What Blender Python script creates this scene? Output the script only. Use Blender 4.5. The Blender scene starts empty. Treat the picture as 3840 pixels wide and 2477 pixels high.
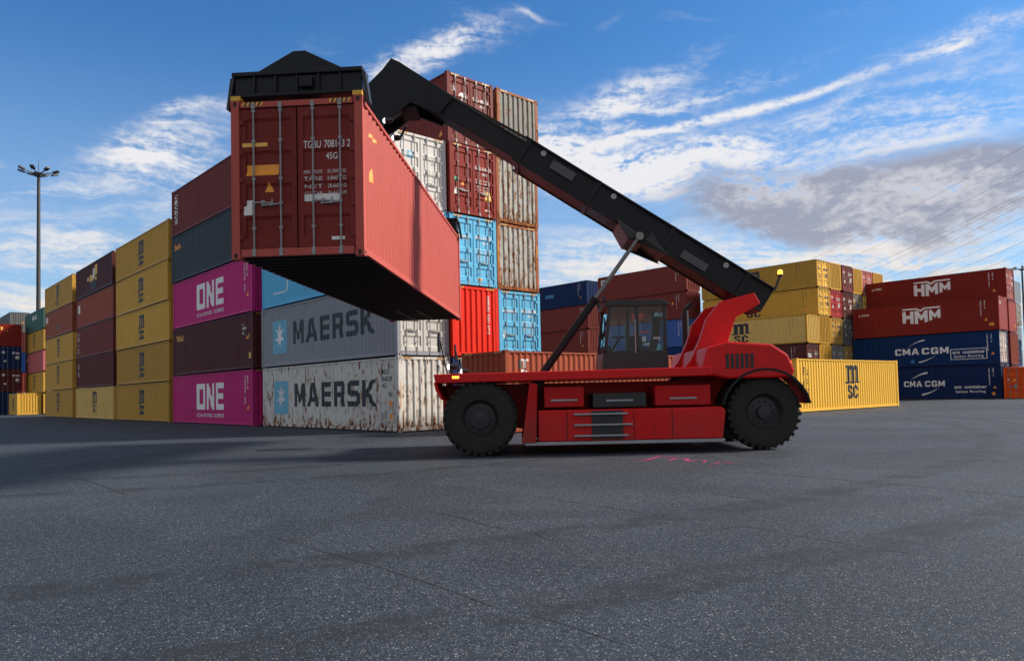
import bpy, bmesh, math, random
from mathutils import Vector, Matrix
R = math.radians
random.seed(11)
scene = bpy.context.scene
COL = scene.collection

# ------------------------------------------------------------------ camera
F_PX, CAM_H, PITCH, ROLL, CY = 2763.45, 1.4244, R(2.16835), R(-1.26031), 1365.09   # solved from the containers' ISO sizes
cam_d = bpy.data.cameras.new('camera'); cam = bpy.data.objects.new('camera', cam_d); COL.objects.link(cam)
cam_d.sensor_width = 36; cam_d.lens = F_PX / 3840 * 36
cam_d.shift_y = (CY - 1238.5) / 3840
cam_d.clip_start = .05; cam_d.clip_end = 4000
cam.matrix_world = Matrix.Translation((0, 0, CAM_H)) @ Matrix.Rotation(math.pi/2 + PITCH, 4, 'X') @ Matrix.Rotation(ROLL, 4, 'Z')
scene.camera = cam

# ------------------------------------------------------------------ light, sky, exposure
SUN_AZ, SUN_EL = 80.0, 34.0          # azimuth clockwise from +Y (the view), elevation
SKY_STRENGTH, SUN_STRENGTH = .10, 4.7
scene.view_settings.view_transform = 'Standard'; scene.view_settings.look = 'None'
scene.view_settings.gamma = 1; scene.view_settings.exposure = 0.50
scene.render.engine = 'CYCLES'
scene.cycles.use_denoising = True; scene.cycles.denoiser = 'OPENIMAGEDENOISE'; scene.cycles.denoising_input_passes = 'RGB_ALBEDO_NORMAL'; scene.cycles.denoising_prefilter = 'NONE'
scene.cycles.max_bounces = 6; scene.cycles.diffuse_bounces = 3; scene.cycles.glossy_bounces = 3; scene.cycles.transmission_bounces = 4
sd = Vector((math.sin(R(SUN_AZ))*math.cos(R(SUN_EL)), math.cos(R(SUN_AZ))*math.cos(R(SUN_EL)), math.sin(R(SUN_EL))))
sl = bpy.data.lights.new('sun', 'SUN'); sl.energy = SUN_STRENGTH; sl.angle = R(9); sl.color = (1, .86, .70)
so = bpy.data.objects.new('sun', sl); COL.objects.link(so); so.rotation_euler = (-sd).to_track_quat('-Z', 'Y').to_euler(); so.location = sd*60

def pix_ray(x, y):
    """photo pixel (3840 x 2477) -> world direction"""
    uu = x-1920; vv = CY-y; cr, sr = math.cos(ROLL), math.sin(ROLL)
    u = uu*cr-vv*sr; v = uu*sr+vv*cr; cp, sp = math.cos(PITCH), math.sin(PITCH)
    return Vector((u/F_PX, cp-v/F_PX*sp, sp+v/F_PX*cp))
def ground_at(x, y, z=0):
    d = pix_ray(x, y); t = (z-CAM_H)/d.z
    return Vector((d.x*t, d.y*t, z))
S_ = 3840/2387
def azel(x, y):
    d = pix_ray(x*S_, y*S_).normalized()
    return math.atan2(d.x, d.y), math.asin(d.z)

class NT:
    """small node-tree helper"""
    def __init__(s, tree): s.t = tree; s.n = tree.nodes; s.l = tree.links
    def new(s, typ, **kw):
        n = s.n.new(typ)
        for k, v in kw.items(): setattr(n, k, v)
        return n
    def put(s, sock, v):
        if isinstance(v, bpy.types.NodeSocket): s.l.new(v, sock)
        elif v is not None: sock.default_value = v
    def math(s, op, a, b=None, c=None, clamp=False):
        n = s.new('ShaderNodeMath', operation=op); n.use_clamp = clamp
        s.put(n.inputs[0], a)
        if b is not None: s.put(n.inputs[1], b)
        if c is not None: s.put(n.inputs[2], c)
        return n.outputs[0]
    def mix(s, f, a, b, blend='MIX'):
        n = s.new('ShaderNodeMix', data_type='RGBA', blend_type=blend); n.clamp_factor = True
        s.put(n.inputs[0], f)
        for i, v in ((6, a), (7, b)):
            if isinstance(v, (tuple, list)) and len(v) == 3: v = (*v, 1)
            s.put(n.inputs[i], v)
        return n.outputs[2]
    def noise(s, vec, scale, detail=4, rough=.55, dist=0):
        n = s.new('ShaderNodeTexNoise'); s.put(n.inputs['Vector'], vec)
        n.inputs['Scale'].default_value = scale; n.inputs['Detail'].default_value = detail
        n.inputs['Roughness'].default_value = rough; n.inputs['Distortion'].default_value = dist
        return n.outputs['Fac']
    def ramp(s, f, a, b):
        n = s.new('ShaderNodeMapRange', interpolation_type='SMOOTHSTEP'); s.put(n.inputs[0], f)
        s.put(n.inputs[1], a); s.put(n.inputs[2], b); return n.outputs[0]
    def mapping(s, vec, scale=(1, 1, 1), loc=(0, 0, 0), rot=(0, 0, 0)):
        n = s.new('ShaderNodeMapping'); s.put(n.inputs[0], vec); s.put(n.inputs[1], loc); s.put(n.inputs[2], rot); s.put(n.inputs[3], scale)
        return n.outputs[0]
    def comb(s, x, y, z=0):
        n = s.new('ShaderNodeCombineXYZ'); s.put(n.inputs[0], x); s.put(n.inputs[1], y); s.put(n.inputs[2], z); return n.outputs[0]
    def vadd(s, a, b, op='ADD'):
        n = s.new('ShaderNodeVectorMath', operation=op); s.put(n.inputs[0], a); s.put(n.inputs[1], b); return n.outputs[0]

def build_world():
    w = bpy.data.worlds.new('World'); scene.world = w; w.use_nodes = True
    k = NT(w.node_tree); k.n.clear()
    out = k.new('ShaderNodeOutputWorld'); bg = k.new('ShaderNodeBackground'); bg.inputs[1].default_value = SKY_STRENGTH
    k.l.new(bg.outputs[0], out.inputs[0])
    sky = k.new('ShaderNodeTexSky', sky_type='NISHITA'); sky.sun_disc = False
    sky.sun_elevation = R(SUN_EL); sky.sun_rotation = R(SUN_AZ); sky.air_density = 1.0; sky.dust_density = .6; sky.ozone_density = 2.2
    tc = k.new('ShaderNodeTexCoord'); sep = k.new('ShaderNodeSeparateXYZ'); k.l.new(tc.outputs['Generated'], sep.inputs[0])
    az = k.math('ARCTAN2', sep.outputs[0], sep.outputs[1]); el = k.math('ARCSINE', sep.outputs[2])
    ae = k.comb(az, el)
    # warp so cloud edges fray
    wn = k.new('ShaderNodeTexNoise'); k.put(wn.inputs['Vector'], ae); wn.inputs['Scale'].default_value = 5.0; wn.inputs['Detail'].default_value = 5
    wv = k.vadd(k.vadd(wn.outputs['Color'], (.5, .5, .5), 'SUBTRACT'), (.16, .09, 0), 'MULTIPLY')
    aw = k.vadd(ae, wv)
    sw = k.new('ShaderNodeSeparateXYZ'); k.l.new(aw, sw.inputs[0]); wa, we = sw.outputs[0], sw.outputs[1]
    def blob(x0, y0, x1, y1, half, wt, power=1.0, A=None, E=None):
        """soft streak from photo point 0 to 1, half-thickness in photo units"""
        a0, e0 = azel(x0, y0); a1, e1 = azel(x1, y1); cx, cyy = (a0+a1)/2, (e0+e1)/2
        ang = math.atan2(e1-e0, a1-a0); la = math.hypot(a1-a0, e1-e0)/2; lb = half*S_/F_PX
        c, s_ = math.cos(ang), math.sin(ang)
        dx = k.math('SUBTRACT', A or wa, cx); dy = k.math('SUBTRACT', E or we, cyy)
        p = k.math('ADD', k.math('MULTIPLY', dx, c/la), k.math('MULTIPLY', dy, s_/la))
        q = k.math('ADD', k.math('MULTIPLY', dx, -s_/lb), k.math('MULTIPLY', dy, c/lb))
        r2 = k.math('ADD', k.math('MULTIPLY', p, p), k.math('MULTIPLY', q, q))
        g = k.math('POWER', 2.718, k.math('MULTIPLY', r2, -1.0*power))
        return k.math('MULTIPLY', g, wt)
    a2 = k.vadd(ae, k.vadd(k.vadd(wn.outputs['Color'], (.5, .5, .5), 'SUBTRACT'), (.03, .025, 0), 'MULTIPLY')); s2 = k.new('ShaderNodeSeparateXYZ'); k.l.new(a2, s2.inputs[0]); ST_ = dict(A=s2.outputs[0], E=s2.outputs[1])
    def total(lst):
        t = lst[0]
        for b in lst[1:]: t = k.math('ADD', t, b)
        return t
    # streaky texture, running up to the right like the photo's cirrus
    st = k.noise(k.mapping(aw, (2.6, 17, 1), rot=(0, 0, R(-18))), 2.4, 9, .66, .6)
    pf = k.noise(k.mapping(ae, (1, 1.7, 1), rot=(0, 0, R(20))), 66, 5, .62, .15)            # ripples
    lump = k.noise(k.mapping(aw, (1, 2.4, 1)), 9, 6, .6)
    white = total([blob(200, 430, 540, 325, 52, 1.0), blob(400, 285, 560, 240, 22, .55), blob(330, 500, 560, 440, 40, .40),
                   blob(800, 185, 1190, 70, 32, .95), blob(620, 120, 900, 20, 45, .16),
                   blob(-60, 545, 400, 600, 45, .62), blob(-80, 670, 420, 690, 50, .70), blob(0, 465, 190, 440, 10, .35), blob(-20, 340, 40, 380, 12, .35),
                   blob(1270, 345, 1570, 425, 42, 1.9), blob(1500, 360, 1760, 350, 36, .8), blob(1310, 372, 1540, 432, 26, 1.2, 1, **ST_), blob(1240, 440, 1480, 390, 70, .40), blob(1560, 375, 1880, 340, 45, .55),
                   blob(1300, 352, 2110, 145, 11, 1.0, 1, **ST_), blob(1250, 300, 1650, 125, 30, .60), blob(1260, 335, 1930, 105, 26, .56), blob(1280, 270, 1560, 190, 46, .38),
                   blob(1700, 315, 2450, 140, 40, .52), blob(1900, 350, 2450, 230, 34, .40), blob(2080, 130, 2450, 50, 26, .55), blob(2160, 138, 2220, 122, 9, .5), blob(1750, 420, 2450, 270, 55, .34),
                   blob(1260, 600, 1700, 610, 48, .62), blob(1700, 590, 2500, 600, 44, .80), blob(1250, 660, 2500, 700, 50, .55),
                   blob(1350, 60, 1480, 20, 14, .22), blob(1500, 30, 1700, 10, 16, .18), blob(1880, 30, 2050, 5, 18, .26), blob(1210, 34, 1262, 48, 7, .35)])
    grey = total([blob(1580, 490, 2420, 500, 58, 1.7), blob(1660, 432, 2200, 425, 40, 1.3), blob(2050, 450, 2550, 390, 62, 1.3), blob(180, 560, 430, 540, 18, .4), blob(2000, 640, 2500, 620, 22, .5), blob(0, 700, 400, 640, 20, .3)])
    el_low = k.ramp(el, .36, .02)
    tex = k.math('ADD', k.math('MULTIPLY', st, .62), k.math('ADD', k.math('MULTIPLY', pf, .34), k.math('MULTIPLY', lump, .25)))
    dw = k.math('MULTIPLY', white, k.ramp(tex, .42, .74))
    dw = k.math('ADD', dw, k.math('MULTIPLY', k.math('MULTIPLY', el_low, .42), k.ramp(st, .36, .62)))
    dw = k.math('ADD', dw, k.math('MULTIPLY', k.ramp(st, .54, .80), .16))
    dw = k.ramp(dw, .04, .84)
    pm = k.math('ADD', k.math('MULTIPLY', pf, .30), k.math('MULTIPLY', lump, .74))
    dg = k.ramp(k.math('MULTIPLY', grey, k.ramp(pm, .30, .62)), .03, 1.0)
    gc = k.mix(k.ramp(pm, .42, .60), (4.7, 4.5, 4.6), (2.5, 2.55, 3.1))
    hs = k.new('ShaderNodeHueSaturation'); k.put(hs.inputs['Color'], sky.outputs[0]); hs.inputs['Saturation'].default_value = 1.02; hs.inputs['Value'].default_value = .86
    blue = k.mix(1.0, hs.outputs[0], (.44, .89, 1.27), 'MULTIPLY')
    blue = k.mix(k.math('MULTIPLY', k.ramp(el, .47, .0), .60), blue, (3.7, 4.75, 5.8))
    cw = k.mix(k.ramp(el, .02, .30), (6.4, 5.75, 5.0), (6.2, 6.15, 6.3))
    c1 = k.mix(k.math('MULTIPLY', dw, .96), blue, cw)
    c2 = k.mix(k.math('MULTIPLY', dg, .9), c1, gc)
    # unseen cloud added behind the camera and overhead, as neutral fill light
    cover = k.ramp(k.noise(k.mapping(tc.outputs['Generated'], (1, 1, 1.6)), 2.6, 6, .6), .28, .54)
    away = k.math('MAXIMUM', k.ramp(sep.outputs[1], .25, -.40), k.ramp(sep.outputs[2], .54, .74))
    back = k.math('MULTIPLY', k.math('MULTIPLY', away, cover), k.ramp(sep.outputs[2], -.02, .06))
    c2 = k.mix(k.math('MULTIPLY', back, .85), c2, (4.7, 4.3, 3.85))
    k.put(bg.inputs[0], c2)
build_world()

# ------------------------------------------------------------------ helpers
def link(o): COL.objects.link(o); return o
def tag(o, label=None, cat=None, group=None, kind=None):
    if label: o['label'] = label
    if cat: o['category'] = cat
    if group: o['group'] = group
    if kind: o['kind'] = kind
    return o
def empty(name, loc=(0, 0, 0), rz=0, label=None, cat=None, group=None):
    o = link(bpy.data.objects.new(name, None)); o.location = loc; o.rotation_euler = (0, 0, rz); o.empty_display_size = .3
    return tag(o, label, cat, group)
def obj(name, me, mat=None, parent=None, loc=None, rot=None):
    o = bpy.data.objects.new(name, me); link(o)
    if mat is not None:
        if len(me.materials) == 0: me.materials.append(mat)
        if o.material_slots and me.materials[0] is not mat:
            o.material_slots[0].link = 'OBJECT'; o.material_slots[0].material = mat
    if parent is not None: o.parent = parent
    if loc is not None: o.location = loc
    if rot is not None: o.rotation_euler = rot
    return o

class MB:
    """collects shapes into one mesh"""
    def __init__(s): s.v = []; s.f = []; s.m = []; s.mi = 0
    def add(s, vs, fs):
        b = len(s.v); s.v += [tuple(v) for v in vs]
        for f in fs: s.f.append(tuple(i+b for i in f)); s.m.append(s.mi)
        return s
    def box(s, x0, x1, y0, y1, z0, z1):
        return s.add([(x0,y0,z0),(x1,y0,z0),(x1,y1,z0),(x0,y1,z0),(x0,y0,z1),(x1,y0,z1),(x1,y1,z1),(x0,y1,z1)],
                     [(3,2,1,0),(4,5,6,7),(0,1,5,4),(1,2,6,5),(2,3,7,6),(3,0,4,7)])
    def prism(s, poly, y0, y1):
        """poly in (x, z), extruded along y"""
        n = len(poly); a = sum(poly[i][0]*poly[(i+1)%n][1]-poly[(i+1)%n][0]*poly[i][1] for i in range(n))
        if a < 0: poly = poly[::-1]
        vs = [(x, y0, z) for x, z in poly]+[(x, y1, z) for x, z in poly]
        fs = [tuple(range(n)), tuple(range(2*n-1, n-1, -1))]+[((i+1)%n, i, i+n, (i+1)%n+n) for i in range(n)]
        return s.add(vs, fs)
    def prism_z(s, poly, z0, z1):
        n = len(poly); a = sum(poly[i][0]*poly[(i+1)%n][1]-poly[(i+1)%n][0]*poly[i][1] for i in range(n))
        if a < 0: poly = poly[::-1]
        vs = [(x, y, z0) for x, y in poly]+[(x, y, z1) for x, y in poly]
        fs = [tuple(range(n-1, -1, -1)), tuple(range(n, 2*n))]+[(i, (i+1)%n, (i+1)%n+n, i+n) for i in range(n)]
        return s.add(vs, fs)
    def tube(s, p0, p1, r, n=10, r1=None):
        p0, p1 = Vector(p0), Vector(p1); d = (p1-p0).normalized(); r1 = r if r1 is None else r1
        a = d.orthogonal().normalized(); b = d.cross(a)
        vs = []
        for p, rr in ((p0, r), (p1, r1)):
            for i in range(n):
                t = 2*math.pi*i/n; vs.append(p+a*math.cos(t)*rr+b*math.sin(t)*rr)
        fs = [(i, (i+1)%n, (i+1)%n+n, i+n) for i in range(n)]+[tuple(range(n-1, -1, -1)), tuple(range(n, 2*n))]
        return s.add(vs, fs)
    def beam(s, p0, p1, w, h, up=(0, 0, 1), w1=None, h1=None):
        """rectangular bar: w across (perp to up), h along up"""
        p0, p1 = Vector(p0), Vector(p1); d = (p1-p0).normalized(); sx = d.cross(Vector(up)).normalized(); uz = sx.cross(d)
        w1 = w if w1 is None else w1; h1 = h if h1 is None else h1
        vs = []
        for p, ww, hh in ((p0, w, h), (p1, w1, h1)):
            for a, b in ((-1,-1),(1,-1),(1,1),(-1,1)): vs.append(p+sx*a*ww/2+uz*b*hh/2)
        return s.add(vs, [(3,2,1,0),(4,5,6,7),(0,1,5,4),(1,2,6,5),(2,3,7,6),(3,0,4,7)])
    def lathe(s, prof, n=36, axis='y', c=(0, 0, 0)):
        """closed profile of (r, a) pairs revolved round an axis through c"""
        m = len(prof); vs = []
        for i in range(n):
            t = 2*math.pi*i/n; ct, st = math.cos(t), math.sin(t)
            for r, a in prof:
                p = (r*ct, a, r*st) if axis == 'y' else ((r*ct, r*st, a) if axis == 'z' else (a, r*ct, r*st))
                vs.append((p[0]+c[0], p[1]+c[1], p[2]+c[2]))
        fs = []
        for i in range(n):
            j = (i+1) % n
            for q in range(m-1): fs.append((i*m+q, i*m+q+1, j*m+q+1, j*m+q))
        return s.add(vs, fs)
    def mesh(s, name, mats=(), smooth=False, bevel=0):
        me = bpy.data.meshes.new(name); me.from_pydata(s.v, [], s.f)
        for m in mats: me.materials.append(m)
        if any(s.m): me.polygons.foreach_set('material_index', s.m)
        bm = bmesh.new(); bm.from_mesh(me); bmesh.ops.recalc_face_normals(bm, faces=bm.faces)
        if bevel:
            ed = [e for e in bm.edges if len(e.link_faces) == 2 and e.calc_face_angle(0) > .5]
            bmesh.ops.bevel(bm, geom=ed, offset=bevel, segments=2, profile=.5, affect='EDGES', clamp_overlap=True)
        bm.to_mesh(me); bm.free()
        if smooth:
            me.polygons.foreach_set('use_smooth', [True]*len(me.polygons))
            me.set_sharp_from_angle(angle=R(38))
        me.update(); return me

# ------------------------------------------------------------------ materials
MATS = {}
def plain(name, color, rough=.5, metal=0, emit=None, es=0, coat=0, var=.12, vscale=6):
    if name in MATS: return MATS[name]
    m = bpy.data.materials.new(name); m.use_nodes = True; k = NT(m.node_tree); b = k.n['Principled BSDF']
    tc = k.new('ShaderNodeTexCoord'); nz = k.noise(tc.outputs['Object'], vscale, 5, .6)
    c = k.mix(1.0, (*color, 1), k.mix(nz, (1-var*1.6,)*3, (1+var,)*3), 'MULTIPLY')
    k.put(b.inputs['Base Color'], c)
    k.put(b.inputs['Roughness'], k.math('ADD', k.math('MULTIPLY', nz, .18), rough-.09))
    b.inputs['Metallic'].default_value = metal; b.inputs['Coat Weight'].default_value = coat; b.inputs['Coat Roughness'].default_value = .15
    if emit: b.inputs['Emission Color'].default_value = (*emit, 1); b.inputs['Emission Strength'].default_value = es
    MATS[name] = m; return m

def paint(name, color, rust=.06, dirt=.25, fade=.25, rough=.5, streak=.3):
    """weathered container paint: faded, streaked with run-off dirt, chipped to rust at edges and foot"""
    if name in MATS: return MATS[name]
    m = bpy.data.materials.new(name); m.use_nodes = True; k = NT(m.node_tree); b = k.n['Principled BSDF']
    tc = k.new('ShaderNodeTexCoord'); oi = k.new('ShaderNodeObjectInfo')
    off = k.new('ShaderNodeCombineXYZ'); r10 = k.math('MULTIPLY', oi.outputs['Random'], 37.0)
    for i in range(2): k.put(off.inputs[i], r10)
    P = k.vadd(tc.outputs['Object'], off.outputs[0])
    big = k.noise(P, .35, 4, .6); mid = k.noise(P, 1.6, 5, .62)
    str_ = k.noise(k.mapping(P, (7, 7, .35)), 1.0, 6, .65)
    fine = k.noise(P, 26, 4, .7)
    c = k.mix(k.math('MULTIPLY', k.ramp(big, .35, .75), fade), (*color, 1), tuple(min(1, x*1.25+.004) for x in color))
    tone = k.math('ADD', .90, k.math('MULTIPLY', oi.outputs['Random'], .2))
    c = k.mix(1.0, c, k.comb(tone, tone, tone), 'MULTIPLY')
    c = k.mix(k.math('MULTIPLY', k.ramp(str_, .50, .78), streak), c, tuple(x*.42+.005 for x in color))
    c = k.mix(k.math('MULTIPLY', k.ramp(mid, .52, .80), dirt), c, tuple(x*.45+.018 for x in color))
    # rust
    sep = k.new('ShaderNodeSeparateXYZ'); k.l.new(tc.outputs['Object'], sep.inputs[0])
    foot = k.ramp(sep.outputs[2], .75, .05)
    spots = k.noise(k.mapping(P, (1, 1, .55)), 5.5, 7, .7, .2)
    runs = k.noise(k.mapping(P, (9, 9, .9)), 1.15, 6, .62)
    thr = .745-.20*rust
    ru = k.math('ADD', spots, k.math('MULTIPLY', k.math('SUBTRACT', runs, .5), .9*min(1, rust+.25)))
    ru = k.math('ADD', ru, k.math('MULTIPLY', foot, .05+.09*rust))
    rm = k.ramp(ru, thr, thr+.045); halo = k.ramp(ru, thr-.11, thr+.03)
    rc = k.mix(fine, (.045, .016, .007), (.26, .092, .028))
    c = k.mix(k.math('MULTIPLY', halo, .25+.5*rust), c, (.30, .14, .05))
    c = k.mix(rm, c, rc)
    k.put(b.inputs['Base Color'], c)
    b.inputs['Specular IOR Level'].default_value = .10
    k.put(b.inputs['Roughness'], k.math('ADD', k.math('MULTIPLY', rm, .35), k.math('ADD', rough-.06, k.math('MULTIPLY', mid, .14))))
    bp = k.new('ShaderNodeBump'); bp.inputs['Strength'].default_value = .35; bp.inputs['Distance'].default_value = .03
    k.put(bp.inputs['Height'], k.math('ADD', k.math('MULTIPLY', k.noise(P, 2.3, 2, .5), 1.0), k.math('MULTIPLY', rm, -.12)))
    k.put(b.inputs['Normal'], bp.outputs[0])
    MATS[name] = m; return m

def machine_paint(name, color, rough=.4, coat=.1, grime=.5, scuff=.25):
    """working-machine paint: road dust towards the foot, oily runs, scuffs down to primer"""
    if name in MATS: return MATS[name]
    m = bpy.data.materials.new(name); m.use_nodes = True; k = NT(m.node_tree); b = k.n['Principled BSDF']
    tc = k.new('ShaderNodeTexCoord'); P = tc.outputs['Object']; sep = k.new('ShaderNodeSeparateXYZ'); k.l.new(P, sep.inputs[0])
    cl = k.noise(P, 1.3, 6, .65); run = k.noise(k.mapping(P, (7, 7, .6)), 1.0, 6, .65); fn = k.noise(k.mapping(P, (3, 3, 9)), 4, 6, .7)
    c = k.mix(1.0, (*color, 1), k.mix(cl, (.78,)*3, (1.15,)*3), 'MULTIPLY')
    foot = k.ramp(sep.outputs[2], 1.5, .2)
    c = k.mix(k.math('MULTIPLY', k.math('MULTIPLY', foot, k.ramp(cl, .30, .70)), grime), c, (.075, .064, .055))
    c = k.mix(k.math('MULTIPLY', k.ramp(run, .55, .78), grime), c, tuple(x*.18+.006 for x in color))
    c = k.mix(k.math('MULTIPLY', k.ramp(fn, .66, .74), scuff), c, (.16, .15, .145))
    k.put(b.inputs['Base Color'], c); k.put(b.inputs['Roughness'], k.math('ADD', k.math('MULTIPLY', cl, .35), rough-.12))
    b.inputs['Coat Weight'].default_value = coat; b.inputs['Specular IOR Level'].default_value = .22
    bp = k.new('ShaderNodeBump'); bp.inputs['Strength'].default_value = .12; bp.inputs['Distance'].default_value = .01; k.put(bp.inputs['Height'], cl); k.put(b.inputs['Normal'], bp.outputs[0])
    MATS[name] = m; return m

def lettering_mat(name, color, wear=.35):
    if name in MATS: return MATS[name]
    m = bpy.data.materials.new(name); m.use_nodes = True; k = NT(m.node_tree); b = k.n['Principled BSDF']
    tc = k.new('ShaderNodeTexCoord')
    nz = k.noise(k.mapping(tc.outputs['Object'], (5, 5, .8)), 1.3, 6, .65)
    c = k.mix(k.math('MULTIPLY', k.ramp(nz, .48, .75), wear), (*color, 1), tuple(x*.55+.05 for x in color))
    k.put(b.inputs['Base Color'], c); b.inputs['Roughness'].default_value = .5
    MATS[name] = m; return m

P_ = {
 'yellow':    paint('yellow_paint', (.57, .335, .055), .10, .28, .2),
 'yellow2':   paint('ochre_paint', (.47, .275, .050), .16, .32, .2),
 'pale':      paint('pale_yellow_paint', (.66, .45, .14), .2, .3, .3),
 'cleanyel':  paint('clean_yellow_paint', (.88, .52, .075), .0, .08, .12, streak=.08),  # also the sunlit tone on door ends of duller yellow containers
 'magenta':   paint('magenta_paint', (.50, .028, .185), .02, .26, .2),
 'maroon':    paint('maroon_paint', (.175, .036, .030), .05, .25, .2),
 'dmaroon':   paint('dark_maroon_paint', (.105, .022, .020), .05, .25, .2),
 'plum':      paint('plum_paint', (.088, .026, .026), .04, .25, .2),
 'brown':     paint('brown_paint', (.30, .078, .038), .08, .3, .2),
 'rustred':   paint('rust_red_paint', (.34, .080, .042), .12, .3, .2),
 'redbrown':  paint('red_brown_paint', (.215, .022, .016), .03, .2, .12),
 'red':       paint('bright_red_paint', (.74, .030, .014), .03, .14, .15),
 'crimson':   paint('crimson_paint', (.42, .03, .035), .04, .2, .15),
 'salmon':    paint('salmon_paint', (.48, .14, .13), .06, .22, .2),  # also the sunlit tone on ends of red-brown lettered containers
 'pink':      paint('pink_paint', (.48, .13, .145), .05, .2, .3),
 'navy':      paint('navy_paint', (.008, .026, .10), .05, .18, .12),
 'cma':       paint('deep_blue_paint', (.006, .034, .13), .07, .2, .12),
 'slate':     paint('slate_blue_paint', (.045, .060, .072), .03, .25, .2),
 'apl':       paint('faded_blue_paint', (.055, .13, .40), .04, .2, .5),
 'sky':       paint('light_blue_paint', (.12, .46, .74), .03, .14, .15, streak=.15),
 'greyblue':  paint('grey_blue_paint', (.27, .29, .33), .14, .3, .2),
 'doorgrey':  paint('door_grey_paint', (.52, .52, .50), .10, .2, .2),
 'white':     paint('off_white_paint', (.62, .62, .61), .04, .18, .15, streak=.15),
 'rustwhite': paint('rust_streaked_white_paint', (.60, .61, .59), .68, .35, .3, streak=.3),
 'rustgrey':  paint('rust_streaked_grey_paint', (.43, .45, .43), .82, .3, .2, streak=.45),
 'weathered': paint('weathered_grey_paint', (.24, .25, .235), .6, .45, .2, streak=.5),
 'grey':      paint('light_grey_paint', (.36, .42, .48), .3, .3, .2),
 'dgrey':     paint('dark_grey_paint', (.12, .13, .135), .2, .35, .2),
 'green':     paint('green_paint', (.045, .125, .105), .05, .25, .2),
 'orange':    paint('orange_paint', (.74, .10, .018), .02, .1, .1),
 'rustpost':  paint('rusty_post_paint', (.34, .10, .035), .85, .3, .2),
}
STEEL = plain('galvanised_steel', (.26, .27, .28), .5, .35, var=.25, vscale=12)
DARK = plain('dark_recess', (.012, .012, .013), .8)
UNDER = plain('underframe_black', (.012, .012, .013), .75)
HAZ_Y = plain('hazard_yellow', (.75, .36, .04), .5)
HAZ_K = plain('hazard_black', (.02, .02, .02), .5)
L_WHITE = lettering_mat('white_lettering', (.78, .79, .80), .25)
L_WORN = lettering_mat('worn_white_lettering', (.62, .64, .66), .6)
L_BLACK = lettering_mat('black_lettering', (.012, .015, .022), .3)
L_NAVY = lettering_mat('navy_lettering', (.010, .018, .028), .2)
L_YEL = lettering_mat('yellow_lettering', (.80, .47, .08), .2)
L_ORG = lettering_mat('orange_lettering', (.85, .32, .03), .15)
L_BLUE = lettering_mat('light_blue_panel', (.13, .42, .60), .4)
L_LBL = lettering_mat('pale_label', (.72, .72, .70), .1)
L_RED = lettering_mat('red_lettering', (.60, .05, .03), .2)
L_GREEN = lettering_mat('green_label', (.02, .30, .12), .1)
L_GREY = lettering_mat('grey_lettering', (.34, .35, .35), .3)
L_DIM = lettering_mat('dim_lettering', (.10, .10, .09), .3)
L_SKYT = lettering_mat('patched_blue', (.03, .19, .42), .2)

# ------------------------------------------------------------------ flat lettering
def fill_mesh(name, outlines):
    """2D outlines (holes by even-odd) -> flat mesh in the xy plane"""
    cu = bpy.data.curves.new(name, 'CURVE'); cu.dimensions = '2D'; cu.fill_mode = 'FRONT'
    for pl in outlines:
        sp = cu.splines.new('POLY'); sp.points.add(len(pl)-1); sp.use_cyclic_u = True
        for p, q in zip(sp.points, pl): p.co = (q[0], q[1], 0, 1)
    return curve_to_mesh(cu, name)
def curve_to_mesh(cu, name):
    o = bpy.data.objects.new(name, cu); COL.objects.link(o)
    dg = bpy.context.evaluated_depsgraph_get(); dg.update()
    me = bpy.data.meshes.new_from_object(o.evaluated_get(dg)); bpy.data.objects.remove(o); bpy.data.curves.remove(cu)
    return me
def data_of(me):
    d = ([tuple(v.co[:2]) for v in me.vertices], [tuple(p.vertices) for p in me.polygons]); bpy.data.meshes.remove(me); return d
_txt = {}
def text2d(body, bold=0, space=1.0):
    key = (body, bold, space)
    if key not in _txt:
        cu = bpy.data.curves.new('lettering', 'FONT'); cu.body = body; cu.offset = bold; cu.space_character = space; cu.resolution_u = 3; cu.fill_mode = 'FRONT'
        _txt[key] = data_of(curve_to_mesh(cu, 'lettering'))
    return _txt[key]
_shp = {}
def shape2d(key, outlines):
    if key not in _shp: _shp[key] = data_of(fill_mesh('logo', outlines))
    return _shp[key]
def fit2d(d, x0, x1, y0, y1):
    vs, fs = d
    if not vs: return d
    ax = min(v[0] for v in vs); bx = max(v[0] for v in vs); ay = min(v[1] for v in vs); by = max(v[1] for v in vs)
    sx = (x1-x0)/(bx-ax+1e-9); sy = (y1-y0)/(by-ay+1e-9)
    return [(x0+(v[0]-ax)*sx, y0+(v[1]-ay)*sy) for v in vs], fs
def join2d(*ds):
    V, F = [], []
    for vs, fs in ds:
        b = len(V); V += vs; F += [tuple(i+b for i in f) for f in fs]
    return V, F
def vtext2d(body, cell, bold=.02, w=.62):
    """letters one below another, top at 0"""
    out = []; body = body.replace(' ', '')
    for i, ch in enumerate(body):
        t = text2d(ch, bold); out.append(fit2d(t, (.3 if ch in 'I1' else 0)*cell, cell*w*(.55 if ch in 'I1' else 1), -cell*(i+.86), -cell*i))
    return join2d(*out)
def rect2d(x0, x1, y0, y1): return [(x0, y0), (x1, y0), (x1, y1), (x0, y1)], [(0, 1, 2, 3)]
def tri2d(x0, x1, y0, y1): return [(x0, y0), (x1, y0), ((x0+x1)/2, y1)], [(0, 1, 2)]
def rot2d(d, quarter=1):
    vs, fs = d; return [(y, -x) if quarter == 1 else (-y, x) for x, y in vs], fs

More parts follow.
